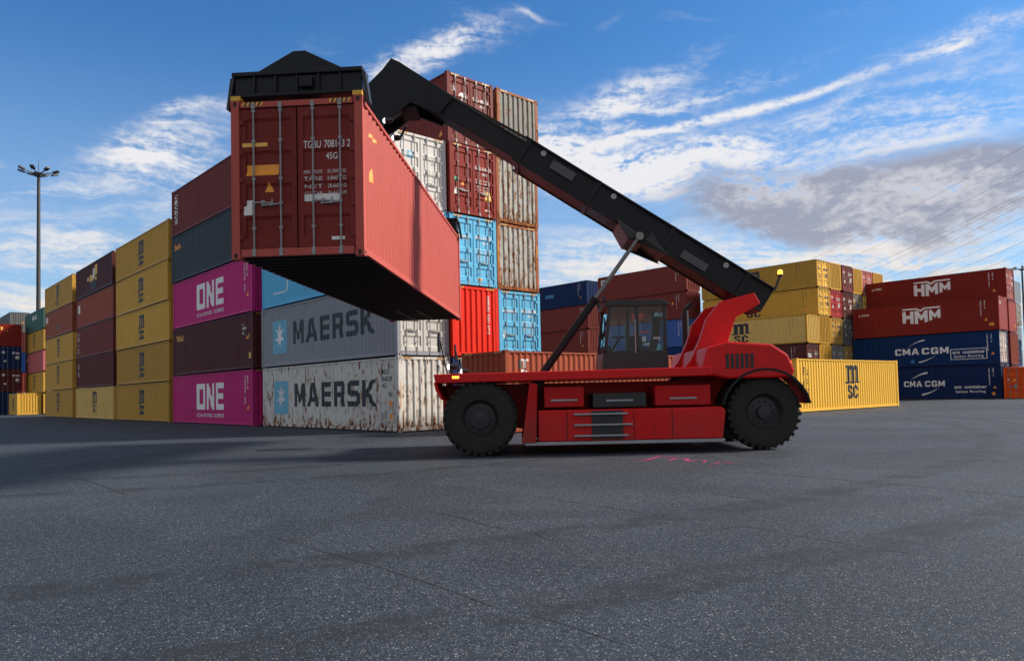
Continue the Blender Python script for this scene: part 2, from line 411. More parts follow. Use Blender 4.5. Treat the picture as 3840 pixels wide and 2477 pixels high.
GL = {
 'M': [[(0,0),(0,10),(2.2,10),(4.25,5),(6.3,10),(8.5,10),(8.5,0),(6.4,0),(6.4,5.4),(4.95,1.9),(3.55,1.9),(2.1,5.4),(2.1,0)]],
 'A': [[(0,0),(2.9,10),(5.6,10),(8.5,0),(6.2,0),(5.65,2.0),(2.85,2.0),(2.3,0)], [(3.4,3.9),(5.1,3.9),(4.25,7.4)]],
 'E': [[(0,0),(0,10),(7,10),(7,7.9),(2.2,7.9),(2.2,6.1),(6.5,6.1),(6.5,4),(2.2,4),(2.2,2.1),(7,2.1),(7,0)]],
 'R': [[(0,0),(0,10),(6.4,10),(7.6,8.8),(7.6,4.9),(6.7,4.1),(7.8,0),(5.5,0),(4.5,3.7),(2.2,3.7),(2.2,0)], [(2.2,5.7),(5.4,5.7),(5.4,8),(2.2,8)]],
 'S': [[(0,0),(0,2.1),(5.2,2.1),(5.2,4),(1.2,4),(0,5.2),(0,8.8),(1.2,10),(7.2,10),(7.2,7.9),(2.2,7.9),(2.2,6.1),(6.2,6.1),(7.4,4.9),(7.4,1.2),(6.2,0)]],
 'K': [[(0,0),(0,10),(2.2,10),(2.2,6.2),(5.2,10),(7.9,10),(4.2,5.3),(8.2,0),(5.4,0),(2.9,3.6),(2.2,2.8),(2.2,0)]],
 'O': [[(0,0),(0,10),(8,10),(8,0)], [(2.3,2.1),(5.9,2.1),(5.9,7.9),(2.3,7.9)]],
 'N': [[(0,0),(0,10),(2.4,10),(5.3,4.2),(5.3,10),(7.5,10),(7.5,0),(5.2,0),(2.2,5.9),(2.2,0)]],
 'H': [[(0,0),(0,9.2),(2.4,9.2),(2.4,6.0),(5.6,6.0),(5.6,10),(8,10),(8,-1),(5.6,-.6),(5.6,3.6),(2.4,3.6),(2.4,0)]],
 'P': [[(0,0),(0,10),(6.2,10),(8,8.6),(8,4.6),(6.4,3.2),(2.8,3.2),(2.8,0)], [(2.8,5.3),(5.3,5.3),(5.3,7.9),(2.8,7.9)]],
 'C': [[(7.4,6.9),(7.4,8.6),(6.0,10),(1.4,10),(0,8.6),(0,1.4),(1.4,0),(6.0,0),(7.4,1.4),(7.4,3.1),(5.1,3.1),(5.1,2.1),(2.3,2.1),(2.3,7.9),(5.1,7.9),(5.1,6.9)]],
 'G': [[(7.4,6.9),(7.4,8.6),(6.0,10),(1.4,10),(0,8.6),(0,1.4),(1.4,0),(7.4,0),(7.4,5.4),(4.2,5.4),(4.2,3.6),(5.2,3.6),(5.2,2.1),(2.3,2.1),(2.3,7.9),(5.1,7.9),(5.1,6.9)]],
 'L': [[(0,0),(0,10),(2.8,10),(2.8,2.2),(7.4,2.2),(7.4,0)]],
}
def word(txt, gap=1.5):
    x = 0; out = []
    for ch in txt:
        if ch == ' ': x += 3.4; continue
        pl = GL[ch]; d = shape2d(ch, pl); w = max(p[0] for p in pl[0]); out.append(([(v[0]+x, v[1]) for v in d[0]], d[1])); x += w+gap
    return join2d(*out)
def arc_pts(cx, cy, r, a0, a1, n=10, ry=None):
    ry = r if ry is None else ry
    return [(cx+r*math.cos(R(a0+(a1-a0)*i/n)), cy+ry*math.sin(R(a0+(a1-a0)*i/n))) for i in range(n+1)]
MSC_M = [[(.8,1.2),(.8,8.6),(.2,8.6),(.2,10),(2.4,10),(2.7,9.3),(3.5,10.2),(4.8,10.2),(5.5,9.3),(6.3,10.2),(7.9,10.2),(8.6,9.2),(8.6,1.2),(9.8,1.5),(9.9,1.0),(9.2,.5),(7.6,.5),(6.5,.7),(5.4,.1),(4.2,.1),(3.0,.6),(1.6,.0),(-.6,.2),(-.8,.7),(-.2,1.1)],
         [(2.9,1.3),(3.9,1.3),(3.9,7.4),(3.5,7.9),(2.9,7.4)], [(6.0,1.3),(7.0,1.3),(7.0,7.4),(6.6,7.9),(6.0,7.4)]]
MSC_S = [[(.0,.9),(.0,2.6),(1.5,2.6),(1.5,1.9),(2.0,1.5),(2.5,1.9),(2.5,2.9),(.6,4.5),(.0,5.6),(.0,7.2),(1.1,8.2),(3.0,8.2),(4.1,7.2),(4.1,5.6),(2.6,5.6),(2.6,6.4),(2.1,6.8),(1.6,6.4),(1.6,5.6),(3.6,3.9),(4.1,2.9),(4.1,.9),(3.0,0),(1.1,0)]]
MSC_C = [[(0,1.6),(0,6.7),(1.2,8.2),(2.1,8.9),(3.0,8.2),(4.2,6.9),(4.2,5.3),(2.7,5.3),(2.7,6.3),(2.1,6.8),(1.6,6.3),(1.6,2.0),(2.1,1.4),(2.7,2.0),(2.7,3.0),(4.2,3.0),(4.2,1.5),(3.2,.4),(1.2,0)]]
def msc2d(x, z, w, h):
    m = fit2d(shape2d('mscm', MSC_M), x-w/2, x+w/2, z+h*.44, z+h)
    s = fit2d(shape2d('mscs', MSC_S), x-w*.34, x-w*.03, z, z+h*.41)
    c = fit2d(shape2d('mscc', MSC_C), x+w*.02, x+w*.36, z, z+h*.42)
    return join2d(m, s, c)
def star2d(x, z, r):
    pts = []
    for i in range(14):
        rr = r if i % 2 == 0 else r*.36; a = R(90+i*360/14); pts.append((x+rr*math.cos(a)*.72, z+rr*math.sin(a)))
    return shape2d(('star', x, z, r), [pts])
def rrect(x0, x1, z0, z1, r):
    pts = []
    for cx, cz, a in ((x1-r, z0+r, -90), (x1-r, z1-r, 0), (x0+r, z1-r, 90), (x0+r, z0+r, 180)): pts += arc_pts(cx, cz, r, a, a+90, 4)
    return pts
def swoosh(x0, z0, x1, z1, bulge, th):
    """tapering brush arc from point to blunt end"""
    n = 12; up, lo = [], []
    for i in range(n+1):
        t = i/n; x = x0+(x1-x0)*t; z = z0+(z1-z0)*t; nx, nz = -(z1-z0), (x1-x0); l = math.hypot(nx, nz); nx /= l; nz /= l
        b = bulge*math.sin(math.pi*t*.9); h = th*t
        up.append((x+nx*(b+h), z+nz*(b+h))); lo.append((x+nx*b, z+nz*b))
    return shape2d(('sw', x0, z0, x1, z1, bulge, th), [lo+up[::-1][:-1]])

# ------------------------------------------------------------------ containers
HC, ST, W = 2.896, 2.591, 2.438
L40, L20 = 12.192, 6.058
def corr(a, b, outer, slope, inner, depth, d0):
    """corrugation polyline [(s, depth)] from a to b starting and ending on the outer flat"""
    pitch = outer+inner+2*slope; n = int((b-a-outer)/pitch); k = (b-a)/(n*pitch+outer); s = a; p = [(a, d0)]
    for i in range(n):
        s += outer*k; p.append((s, d0)); s += slope*k; p.append((s, d0+depth)); s += inner*k; p.append((s, d0+depth)); s += slope*k; p.append((s, d0))
    p.append((b, d0)); return p
def interp(p, s):
    if s <= p[0][0]: return p[0][1]
    for (a, da), (b, db) in zip(p, p[1:]):
        if s <= b: return da+(db-da)*(s-a)/(b-a+1e-12)
    return p[-1][1]
POST = .15
def side_prof(L): return corr(-L/2+POST, L/2-POST, .072, .068, .070, .036, .026)
END_PROF = corr(-W/2+POST, W/2-POST, .112, .024, .100, .045, .014)
def door_prof(H):
    z0, z1 = .26, H-.24; n = 4; p = [(z0-.04, .035)]; pit = (z1-z0)/n
    for i in range(n):
        c = z0+pit*(i+.5); hh = pit*.27
        p += [(c-hh-.04, .035), (c-hh, .068), (c+hh, .068), (c+hh+.055, .035)]
    p.append((z1+.04, .035)); return p
_me = {}
def cached(key, fn):
    if key not in _me: _me[key] = fn()
    return _me[key]
def face_map(face, L):
    if face == '-y': return lambda s, d, t: (s, -W/2+d, t)
    if face == '+y': return lambda s, d, t: (-s, W/2-d, t)
    if face == '+x': return lambda s, d, t: (L/2-d, s, t)
    return lambda s, d, t: (-L/2+d, -s, t)
def strip_mesh(name, prof, z0, z1, fm):
    m = MB(); vs = [fm(s, d, z0) for s, d in prof]+[fm(s, d, z1) for s, d in prof]; n = len(prof)
    m.add(vs, [(i, i+1, i+1+n, i+n) for i in range(n-1)])
    me = bpy.data.meshes.new(name); me.from_pydata(m.v, [], m.f); me.update(); return me
def side_mesh(L, H, face): return strip_mesh('side_panel', side_prof(L), .16, H-.085, face_map(face, L))
def end_mesh(L, H, face): return strip_mesh('end_panel', END_PROF, .17, H-.12, face_map(face, L))
def roof_mesh(L, H):
    n = 30; m = MB(); vs = []
    for i in range(n*2+1):
        x = -L/2+.05+(L-.1)*i/(n*2); z = H-.02-(0 if i % 2 else .02)
        vs += [(x, -W/2+.05, z), (x, W/2-.05, z)]
    m.add(vs, [(2*i, 2*i+2, 2*i+3, 2*i+1) for i in range(n*2)]); return m.mesh('roof_panel')
def frame_mesh(L, H, ends):
    m = MB()
    for sx in (-1, 1):
        for sy in (-1, 1):
            x0, x1 = sorted((sx*L/2, sx*(L/2-POST))); y0, y1 = sorted((sy*W/2, sy*(W/2-POST)))
            m.box(x0, x1, y0, y1, .118, H-.118)
        x0, x1 = sorted((sx*(L/2-.002), sx*(L/2-.09)))
        m.box(x0, x1, -W/2+.18, W/2-.18, .04, .175)                       # end sill
        m.box(x0, x1, -W/2+.18, W/2-.18, H-.13, H-.03)                   # end header
    for sy in (-1, 1):
        y0, y1 = sorted((sy*(W/2-.010), sy*(W/2-.07)))
        m.box(-L/2+.18, L/2-.18, y0, y1, .045, .165)
        y0, y1 = sorted((sy*(W/2-.006), sy*(W/2-.07)))
        m.box(-L/2+.18, L/2-.18, y0, y1, H-.095, H-.035)
    m.box(-L/2+.1, L/2-.1, -W/2+.08, W/2-.08, .10, .16)                   # floor
    return m.mesh('frame')
def casting_mesh(sx, sy, top, L, H):
    m = MB(); x0, x1 = sorted((sx*(L/2+.003), sx*(L/2-.175))); y0, y1 = sorted((sy*(W/2+.003), sy*(W/2-.16)))
    z0, z1 = (H-.118, H) if top else (0, .118)
    m.box(x0, x1, y0, y1, z0, z1); m.mi = 1; zc = (z0+z1)/2
    ex = sx*(L/2+.005); ey = sy*(W/2+.005); yc = (y0+y1)/2; xc = (x0+x1)/2
    m.add([(ex, yc-.028, zc-.04), (ex, yc+.028, zc-.04), (ex, yc+.028, zc+.04), (ex, yc-.028, zc+.04)], [(0, 1, 2, 3)])
    m.add([(xc-.04, ey, zc-.026), (xc+.04, ey, zc-.026), (xc+.04, ey, zc+.026), (xc-.04, ey, zc+.026)], [(0, 1, 2, 3)])
    return m.mesh('corner_casting', (STEEL, DARK))
def door_mesh(L, H, face, half):
    """one door leaf: rim plus four pressed-in bands"""
    fm = face_map(face, L); s0, s1 = (-W/2+POST+.01, -.012) if half < 0 else (.012, W/2-POST-.01)
    pr = door_prof(H); a, b = s0+.10, s1-.10; m = MB(); n = len(pr)
    zb, zt = .19, H-.15
    P = [(zb, .035)]+pr+[(zt, .035)]; n = len(P)
    vs = [fm(a, d, z) for z, d in P]+[fm(b, d, z) for z, d in P]
    m.add(vs, [(i, i+n, i+1+n, i+1) for i in range(n-1)])
    m.add([fm(s0, .035, zb), fm(a, .035, zb), fm(a, .035, zt), fm(s0, .035, zt)], [(0, 1, 2, 3)])
    m.add([fm(b, .035, zb), fm(s1, .035, zb), fm(s1, .035, zt), fm(b, .035, zt)], [(0, 1, 2, 3)])
    for i in range(1, n-4, 4):
        q = P[i+1:i+5]
        if len(q) < 4 or q[1][1] < .05: continue
        for s in (a, b): m.add([fm(s, d, z) for z, d in q], [(0, 1, 2, 3)])
    for (u0, u1) in ((s0, s0+.02), (s1-.02, s1)):                       # gasket edges stand slightly proud
        m.add([fm(u0, .028, zb), fm(u1, .028, zb), fm(u1, .028, zt), fm(u0, .028, zt)], [(0, 1, 2, 3)])
    return m.mesh('door')
def bar_mesh(L, H, face, s):
    fm = face_map(face, L); m = MB(); m.tube(fm(s, .005, .13), fm(s, .005, H-.10), .017, 8)
    for z in (.16, .55, 1.0, H*.5, H-.75, H-.20):
        p = fm(s-.032, .034, z-.022); q = fm(s+.032, -.006, z+.022)
        m.box(*sorted((p[0], q[0])), *sorted((p[1], q[1])), *sorted((p[2], q[2])))
    for z in (.09, H-.11):
        p = fm(s-.035, .03, z-.05); q = fm(s+.035, -.02, z+.05); m.box(*sorted((p[0], q[0])), *sorted((p[1], q[1])), p[2], q[2])
    return m.mesh('locking_bar', smooth=True)
def handle_mesh(L, H, face, s, sg):
    fm = face_map(face, L); m = MB(); z = 1.02 if sg > 0 else .98
    m.beam(fm(s, -.02, z), fm(s+sg*.36, -.008, z-.02), .022, .022); m.tube(fm(s+sg*.34, .0, z-.03), fm(s+sg*.34, .0, z+.05), .016, 8)
    p = fm(s+sg*.15, .03, z-.03); q = fm(s+sg*.21, -.022, z+.03); m.box(*sorted((p[0], q[0])), *sorted((p[1], q[1])), p[2], q[2])
    return m.mesh('handle')
def hinge_mesh(L, H, face, half, z):
    fm = face_map(face, L); e = half*(W/2-POST-.01); p = fm(e-.075, .034, z-.045); q = fm(e+.06, .004, z+.045); m = MB()
    m.box(*sorted((p[0], q[0])), *sorted((p[1], q[1])), p[2], q[2]); return m.mesh('hinge')
def hazard_mesh(L, H, face, s0):
    fm = face_map(face, L); m = MB(); n = 9; w = .38/n
    for i in range(n):
        m.mi = i % 2; a = s0+i*w
        m.add([fm(a, -.002, H-.105), fm(a+w, -.002, H-.105), fm(a+w+.03, -.002, H-.035), fm(a+.03, -.002, H-.035)], [(0, 1, 2, 3)])
    return m.mesh('hazard_stripe', (HAZ_Y, HAZ_K))
def decal(parent, name, d2, face, L, H, mat, kind='side', lift=.004, key=None):
    """paint a flat 2D mesh onto a panel, following its corrugation"""
    def mk():
        prof = side_prof(L) if kind == 'side' else END_PROF if kind == 'end' else door_prof(H) if kind == 'door' else [(-99, -.0), (99, -.0)]
        vs, fs = d2; bm = bmesh.new(); bv = [bm.verts.new((x, y, 0)) for x, y in vs]
        for f in fs:
            try: bm.faces.new([bv[i] for i in f])
            except ValueError: pass
        i = 1 if kind == 'door' else 0
        lo = min(v[i] for v in vs); hi = max(v[i] for v in vs)
        for c, _ in prof:
            if lo < c < hi:
                co = (0, c, 0) if i else (c, 0, 0); no = (0, 1, 0) if i else (1, 0, 0)
                bmesh.ops.bisect_plane(bm, geom=bm.verts[:]+bm.edges[:]+bm.faces[:], dist=1e-6, plane_co=co, plane_no=no)
        fm = face_map(face, L)
        for v in bm.verts:
            d = interp(prof, v.co.y if i else v.co.x)-lift; v.co = fm(v.co.x, d, v.co.y)
        me = bpy.data.meshes.new(name); bm.to_mesh(me); bm.free(); return me
    me = cached(('decal', key, face, L, H, kind), mk) if key else mk()
    return obj(name, me, mat, parent)

GRID_O = Vector((-4.28, 27.74)); YAW = R(42.0818)
GU = Vector((-math.sin(YAW), math.cos(YAW))); GV = Vector((math.cos(YAW), math.sin(YAW)))
def grid(u, v): p = GRID_O+GU*u+GV*v; return p

def container(label, paintname, pos, rz, L=L40, H=HC, ends=('door', 'blind'), group='containers in the yard', detail=2, frame=None, door=None, z=0):
    """ends = (kind at +x, kind at -x). pos = world (x, y) of the base centre"""
    m = P_[paintname]; fmx = P_[frame] if frame else m; dm = P_[door] if door else m
    c = empty('shipping_container', (pos[0], pos[1], z), rz, label, 'container', group)
    key = (round(L, 2), round(H, 3))
    for fc in ('-y', '+y'): obj('side_panel', cached(('side', key, fc), lambda: side_mesh(L, H, fc)), m, c)
    obj('roof_panel', cached(('roof', key), lambda: roof_mesh(L, H)), m, c)
    obj('frame', cached(('frame', key), lambda: frame_mesh(L, H, ends)), fmx, c)
    for fc, kind in (('+x', ends[0]), ('-x', ends[1])):
        if kind == 'blind':
            obj('end_panel', cached(('end', key, fc), lambda: end_mesh(L, H, fc)), dm if fc == '+x' else m, c)
        elif kind == 'door':
            for half in (-1, 1):
                d = obj('door', cached(('door', key, fc, half), lambda: door_mesh(L, H, fc, half)), dm, c)
                for s in (half*.30, half*.80):
                    obj('locking_bar', cached(('bar', key, fc, s), lambda: bar_mesh(L, H, fc, s)), STEEL, d)
                    if detail > 1: obj('handle', cached(('handle', key, fc, s), lambda: handle_mesh(L, H, fc, s, half if abs(s) < .5 else -half)), STEEL, d)
                if detail > 1:
                    for hz in (.4, .95, H*.5, H-.95, H-.4): obj('hinge', cached(('hinge', key, fc, half, hz), lambda: hinge_mesh(L, H, fc, half, hz)), dm, d)
        if detail > 1:
            for s0 in (-W/2+.2, W/2-.62): obj('hazard_stripe', cached(('haz', key, fc, s0), lambda: hazard_mesh(L, H, fc, s0)), None, c)
    if detail > 1:
        for sx in (-1, 1):
            for sy in (-1, 1):
                for tp in (0, 1):
                    me = cached(('cast', key, sx, sy, tp), lambda: casting_mesh(sx, sy, tp, L, H)); o = bpy.data.objects.new('corner_casting', me); link(o); o.parent = c
                    o.material_slots[0].link = 'OBJECT'; o.material_slots[0].material = fmx
    c['_L'] = L; c['_H'] = H
    return c
def stack(u, v, H, items, L=L40, group='containers in the yard', detail=2):
    """items bottom -> top: (label, paint, end kind, options, decal function)"""
    p = grid(u+L/2, v+W/2); rz = math.atan2(-GU.y, -GU.x); z = 0; out = []
    for i, it in enumerate(items):
        label, pn, ek = it[:3]; op = dict(it[3]) if len(it) > 3 and it[3] else {}; h = op.pop('H', H)
        jx, jy, jr = (random.uniform(-.07, .07), random.uniform(-.035, .035), R(random.uniform(-.22, .22))) if i else (0, 0, 0)
        q = p+GU*jx+GV*jy
        c = container(label, pn, q, rz+jr, L, h, ends=(ek, 'blind' if ek == 'door' else 'door'), group=group, detail=op.pop('detail', detail), z=z, **op)
        for fn in it[4:]: fn(c, L, h)
        z += h+.004; out.append(c)
    return out

# ---- markings, each a function of (container, L, H)
def mk_msc(x=0, w=1.55, z=.56, h=1.75, mat=L_NAVY): return lambda c, L, H: decal(c, 'logo', msc2d(x, z, w, h), '-y', L, H, mat, key=('msc', x, w, z, h))
def mk_idcol(mat=L_DIM, x=5.1, tri=True, code='MEDU 731'):
    def f(c, L, H):
        decal(c, 'lettering', fit2d(vtext2d(code, .14), x-.30, x-.20, H-1.75, H-.3), '-y', L, H, mat, key=('idc', code, x, H))
        decal(c, 'lettering', fit2d(vtext2d('45G1 3', .12), x, x+.1, H-1.0, H-.3), '-y', L, H, mat, key=('idd', x, H))
        if tri: decal(c, 'warning_label', tri2d(x-.02, x+.26, H-2.05, H-1.8), '-y', L, H, L_ORG, key=('idt', x, H))
    return f
def mk_mark(x0, x1, z0, z1, mat, face='-y', kind='side', name='marking'): return lambda c, L, H: decal(c, name, rect2d(x0, x1, z0, z1), face, L, H, mat, kind)
def mk_tri(x, z, s, mat=L_ORG, face='-y', kind='side'): return lambda c, L, H: decal(c, 'warning_label', tri2d(x-s/2, x+s/2, z, z+s*.9), face, L, H, mat, kind)
def mk_text(t, x0, x1, z0, z1, mat=L_WHITE, face='-y', kind='side', bold=.02): return lambda c, L, H: decal(c, 'lettering', fit2d(text2d(t, bold), x0, x1, z0, z1), face, L, H, mat, kind)
def mk_vtext(t, x0, x1, z0, z1, mat=L_WHITE, face='-y', kind='side'): return lambda c, L, H: decal(c, 'lettering', fit2d(vtext2d(t, .2), x0, x1, z0, z1), face, L, H, mat, kind)
def mk_rtext(t, x0, x1, z0, z1, mat=L_WHITE, face='-y', kind='side'):
    def f(c, L, H):
        tot = len(t); i = 0
        for wd in t.split():
            i = t.index(wd, i); a, b = z1-(z1-z0)*i/tot, z1-(z1-z0)*(i+len(wd))/tot; i += len(wd)
            decal(c, 'lettering', fit2d(rot2d(text2d(wd, .02)), x0, x1, b, a), face, L, H, mat, kind)
    return f
def mk_word(t, x0, x1, z0, z1, mat, gap=1.5): return lambda c, L, H: decal(c, 'lettering', fit2d(word(t, gap), x0, x1, z0, z1), '-y', L, H, mat)
def mk_maersk(worn):
    def f(c, L, H):
        decal(c, 'logo', shape2d('mpanel', [rrect(-4.92, -3.32, .62, 2.2, .16)]), '-y', L, H, L_BLUE, key='mpanel')
        decal(c, 'logo', star2d(-4.12, 1.40, .70), '-y', L, H, L_WORN if worn else L_WHITE, lift=.007, key='mstar')
        decal(c, 'lettering', fit2d(word('MAERSK', 1.6), -2.72, 4.45, .98, 2.05), '-y', L, H, L_BLACK, key='mword')
    return f
def words(c, t, x0, x1, z0, z1, H, bold, mat=None, L=L40):
    """a caption, each word a marking of its own"""
    i = 0; n = len(t)
    for wd in t.split():
        i = t.index(wd, i); a = x0+(x1-x0)*i/n; b = x0+(x1-x0)*(i+len(wd))/n; i += len(wd)
        zz = z1 if any(ch in 'bdfhklt' or ch.isupper() for ch in wd) else z0+(z1-z0)*.78
        decal(c, 'lettering', fit2d(text2d(wd, bold), a, b, z0-(.05 if 'g' in wd else 0), zz), '-y', L, H, mat or L_WHITE, key=('words', wd, a, z0, H))
def mk_one(c, L, H):
    decal(c, 'lettering', fit2d(word('ONE', 1.3), -1.95, 2.15, .82, 2.30), '-y', L, H, L_WHITE, key='one')
    words(c, 'OCEAN NETWORK EXPRESS', -1.95, 2.15, .40, .60, H, .02, L_WORN)
    mk_idcol(L_WORN, 5.35, True, 'ONEU 0148')(c, L, H)
def mk_hmm(c, L, H):
    bar = shape2d('hmmbar', [[(-1.6, 2.33), (-1.6, 2.46), (-.35, 2.46), (-.05, 2.26), (.25, 2.46), (1.6, 2.46), (1.6, 2.33), (.32, 2.33), (-.05, 2.07), (-.42, 2.33)]])
    H_ = shape2d('hmmH', [[(-1.6, 1.16), (-1.6, 2.20), (-1.30, 2.20), (-1.30, 1.83), (-.94, 1.83), (-.94, 2.20), (-.64, 2.20), (-.64, 1.05), (-.94, 1.08), (-.94, 1.52), (-1.30, 1.52), (-1.30, 1.13)]])
    M1 = shape2d('hmmM1', [[(-.54, 1.04), (-.54, 2.20), (-.30, 2.20), (.02, 1.78), (.34, 2.20), (.56, 2.20), (.56, 1.18), (.28, 1.10), (.28, 1.62), (.02, 1.30), (-.26, 1.62), (-.26, 1.01)]])
    M2 = shape2d('hmmM2', [[(.66, 1.22), (.66, 2.20), (.86, 2.20), (1.14, 1.80), (1.42, 2.20), (1.6, 2.20), (1.6, 1.45), (1.36, 1.40), (1.36, 1.72), (1.14, 1.44), (.92, 1.70), (.92, 1.28)]])
    for q in (bar, H_, M1, M2): decal(c, 'logo', q, '-y', L, H, L_WHITE)
    decal(c, 'lettering', fit2d(text2d('KOBC', .03), -5.25, -4.55, 2.10, 2.30), '-y', L, H, L_WHITE)
    decal(c, 'marking', tri2d(-5.55, -5.33, 2.08, 2.3), '-y', L, H, L_WHITE)
    mk_idcol(L_WHITE, 5.0, True, 'HMMU 6241')(c, L, H)
def mk_cma(box):
    def f(c, L, H):
        x0, x1, z0, z1 = (-2.3, 2.2, 1.12, 1.70) if box else (-1.65, 1.75, 1.10, 1.62)
        b = .045 if box else .02
        xg = x0+(x1-x0)*.485
        decal(c, 'lettering', fit2d(word('CMA', 1.5), x0, xg-.12, z0, z1), '-y', L, H, L_WHITE)
        decal(c, 'lettering', fit2d(word('CGM', 1.5), xg+.12, x1, z0, z1), '-y', L, H, L_WHITE)
        xm = (x0+x1)/2
        decal(c, 'logo', swoosh(xm-1.1, z1+.12, xm+.35, z1+.62, .12, .17 if not box else .12), '-y', L, H, L_WHITE)
        decal(c, 'logo', swoosh(xm+1.25, z0-.10, xm-.25, z0-.62, .10, .17 if not box else .12), '-y', L, H, L_WHITE)
        e0, e1 = (2.45, 5.0); 
        words(c, 'eco container', e0+.05, e1, 1.02 if box else .88, 1.30 if box else 1.16, H, .02)
        words(c, 'bamboo flooring', e0+.15, e1-.12, .68 if box else .50, .92 if box else .74, H, .008)
        if box:
            for q in (rect2d(2.32, 5.15, 1.40, 1.45), rect2d(2.32, 5.15, .52, .57), rect2d(2.32, 2.37, .57, 1.40), rect2d(5.10, 5.15, .57, 1.40)): decal(c, 'marking', q, '-y', L, H, L_WHITE)
            decal(c, 'marking', rect2d(-1.0, -.65, .35, .65), '-y', L, H, L_SKYT)
        mk_idcol(L_WHITE, 5.45, True, 'CMAU 0824')(c, L, H)
    return f
def mk_door(code, num, mat=L_WHITE, lines=True, logo=None, labels=True):
    """markings seen on a door end"""
    def f(c, L, H):
        r = (L, H); fc = '+x'
        decal(c, 'lettering', fit2d(text2d(code, .01), .12, .44, H-.92, H-.78), fc, L, H, mat, 'door')
        decal(c, 'lettering', fit2d(text2d(num, .01), .50, .98, H-.92, H-.78), fc, L, H, mat, 'door')
        decal(c, 'lettering', fit2d(text2d('45G1', .01), .52, .78, H-1.12, H-1.0), fc, L, H, mat, 'door')
        if lines:
            for i, t in enumerate(('MAX. GROSS', '32.500 KG', 'TARE', '3.840 KG', 'NET', '28.660 KG', 'CU. CAP.', '76.4 CU.M')):
                a = .12 if i % 2 == 0 else .55
                decal(c, 'lettering', fit2d(text2d(t, 0), a, a+.34, H-1.38-.13*(i//2), H-1.31-.13*(i//2)), fc, L, H, mat, 'door')
        if logo: decal(c, 'lettering', fit2d(text2d(logo, .012), -.98, -.18, H-.98, H-.84), fc, L, H, mat, 'door')
        if labels:
            decal(c, 'warning_label', tri2d(-.62, -.44, 1.22, 1.40), fc, L, H, L_ORG, 'door')
            decal(c, 'label', rect2d(-1.0, -.84, .80, 1.08), fc, L, H, L_LBL, 'door')
            decal(c, 'label', rect2d(.62, .86, .30, .36), fc, L, H, L_LBL, 'door')
    return f
def mk_fardoor(mat=L_LBL):
    def f(c, L, H):
        for (a, b, z0, z1) in ((.2, .5, H-.95, H-.7), (.6, 1.0, H-.95, H-.75), (.55, .95, H-1.6, H-1.2), (-.9, -.6, H-.9, H-.6), (-.7, -.45, .9, 1.15)):
            decal(c, 'label', rect2d(a, b, z0, z1), '+x', L, H, mat, 'door', key=('fd', a))
    return f
def mk_dents(c, L, H): pass

LEFT = 'containers stacked in the left row'
TOWER = 'containers in the tall stacks behind the machine'
RIGHT = 'containers in the far right blocks'
LO = {'detail': 1}
TREE = [(-.06, 0), (.06, 0), (.06, .22), (.14, .26), (.30, .16), (.24, .32), (.10, .42), (-.10, .42), (-.24, .32), (-.30, .16), (-.14, .26), (-.06, .22)]
def mk_tree(c, L, H): decal(c, 'logo', fit2d(shape2d('tree', [TREE]), -.62, -.20, H-1.06, H-.72), '+x', L, H, L_WHITE, 'door')
# ---- far left edge
stack(89.8, -1.1, HC, [
  ('navy container lowest at the far left edge, almost hidden by the short yellow container', 'navy', 'door', LO),
  ('dark maroon container with white door labels, above the short yellow one at far left', 'dmaroon', 'door', LO, mk_fardoor()),
  ('navy container with a green door label between two red ones at the far left', 'navy', 'door', LO, mk_fardoor(), mk_mark(-.75, -.4, 1.0, 1.07, L_GREEN, '+x', 'door', 'label')),
  ('red-brown container with an orange triangle on its plain end, topmost above the navy doors', 'redbrown', 'blind', LO, mk_tri(-.35, 1.9, .24, face='+x', kind='end'), mk_mark(-1.05, -.8, 2.1, 2.5, L_YEL, '+x', 'end', 'label')),
], group=LEFT)
stack(102.5, 1.8, HC, [
  ('dark red container on the ground behind the far left stack, seen as a sliver', 'dmaroon', 'blind', LO),
  ('dark red container second from the ground behind the far left stack', 'maroon', 'blind', LO),
  ('blue container seen as a sliver beside the navy doors at the far left', 'cma', 'blind', LO),
  ('dark maroon container under the dark grey one at the far left', 'plum', 'blind', LO),
  ('dark grey container with a small orange triangle, highest at the far left edge', 'dgrey', 'blind', LO, mk_tri(.35, 1.3, .3, face='+x', kind='end')),
], group=LEFT)
stack(80.3, -.5, ST, [
  ('short yellow container standing alone on the ground at the left edge, plain end visible', 'yellow', 'blind', None, mk_msc(0, 1.4, .5, 1.5), mk_tri(-.1, 1.85, .2, face='+x', kind='end')),
], L=L20, group=LEFT)
stack(80.0, 2.1, ST, [
  ('ochre container on the ground under the pink stack, hidden behind the short yellow one', 'yellow2', 'blind', LO),
  ('ochre container with dark logo directly under the pink container', 'yellow2', 'blind', LO, mk_msc()),
  ('faded pink container with a white square, in the stack topped by the green one', 'pink', 'blind', LO, mk_mark(-5.3, -4.2, 1.5, 2.1, L_LBL, name='label'), mk_mark(-1.9, -1.2, 1.7, 2.3, L_RED), mk_mark(-.2, .4, 1.3, 2.0, L_RED)),
  ('ochre container with dark logo between the pink and the green containers', 'yellow2', 'blind', LO, mk_msc()),
  ('dull green container with white blocks, topmost in the stack below the lamp mast', 'green', 'blind', LO, mk_mark(-1.2, -.1, 1.5, 2.05, L_LBL), mk_mark(.6, 1.1, 1.5, 2.1, L_LBL), mk_mark(1.2, 1.7, 1.5, 1.75, L_LBL)),
], group=LEFT)
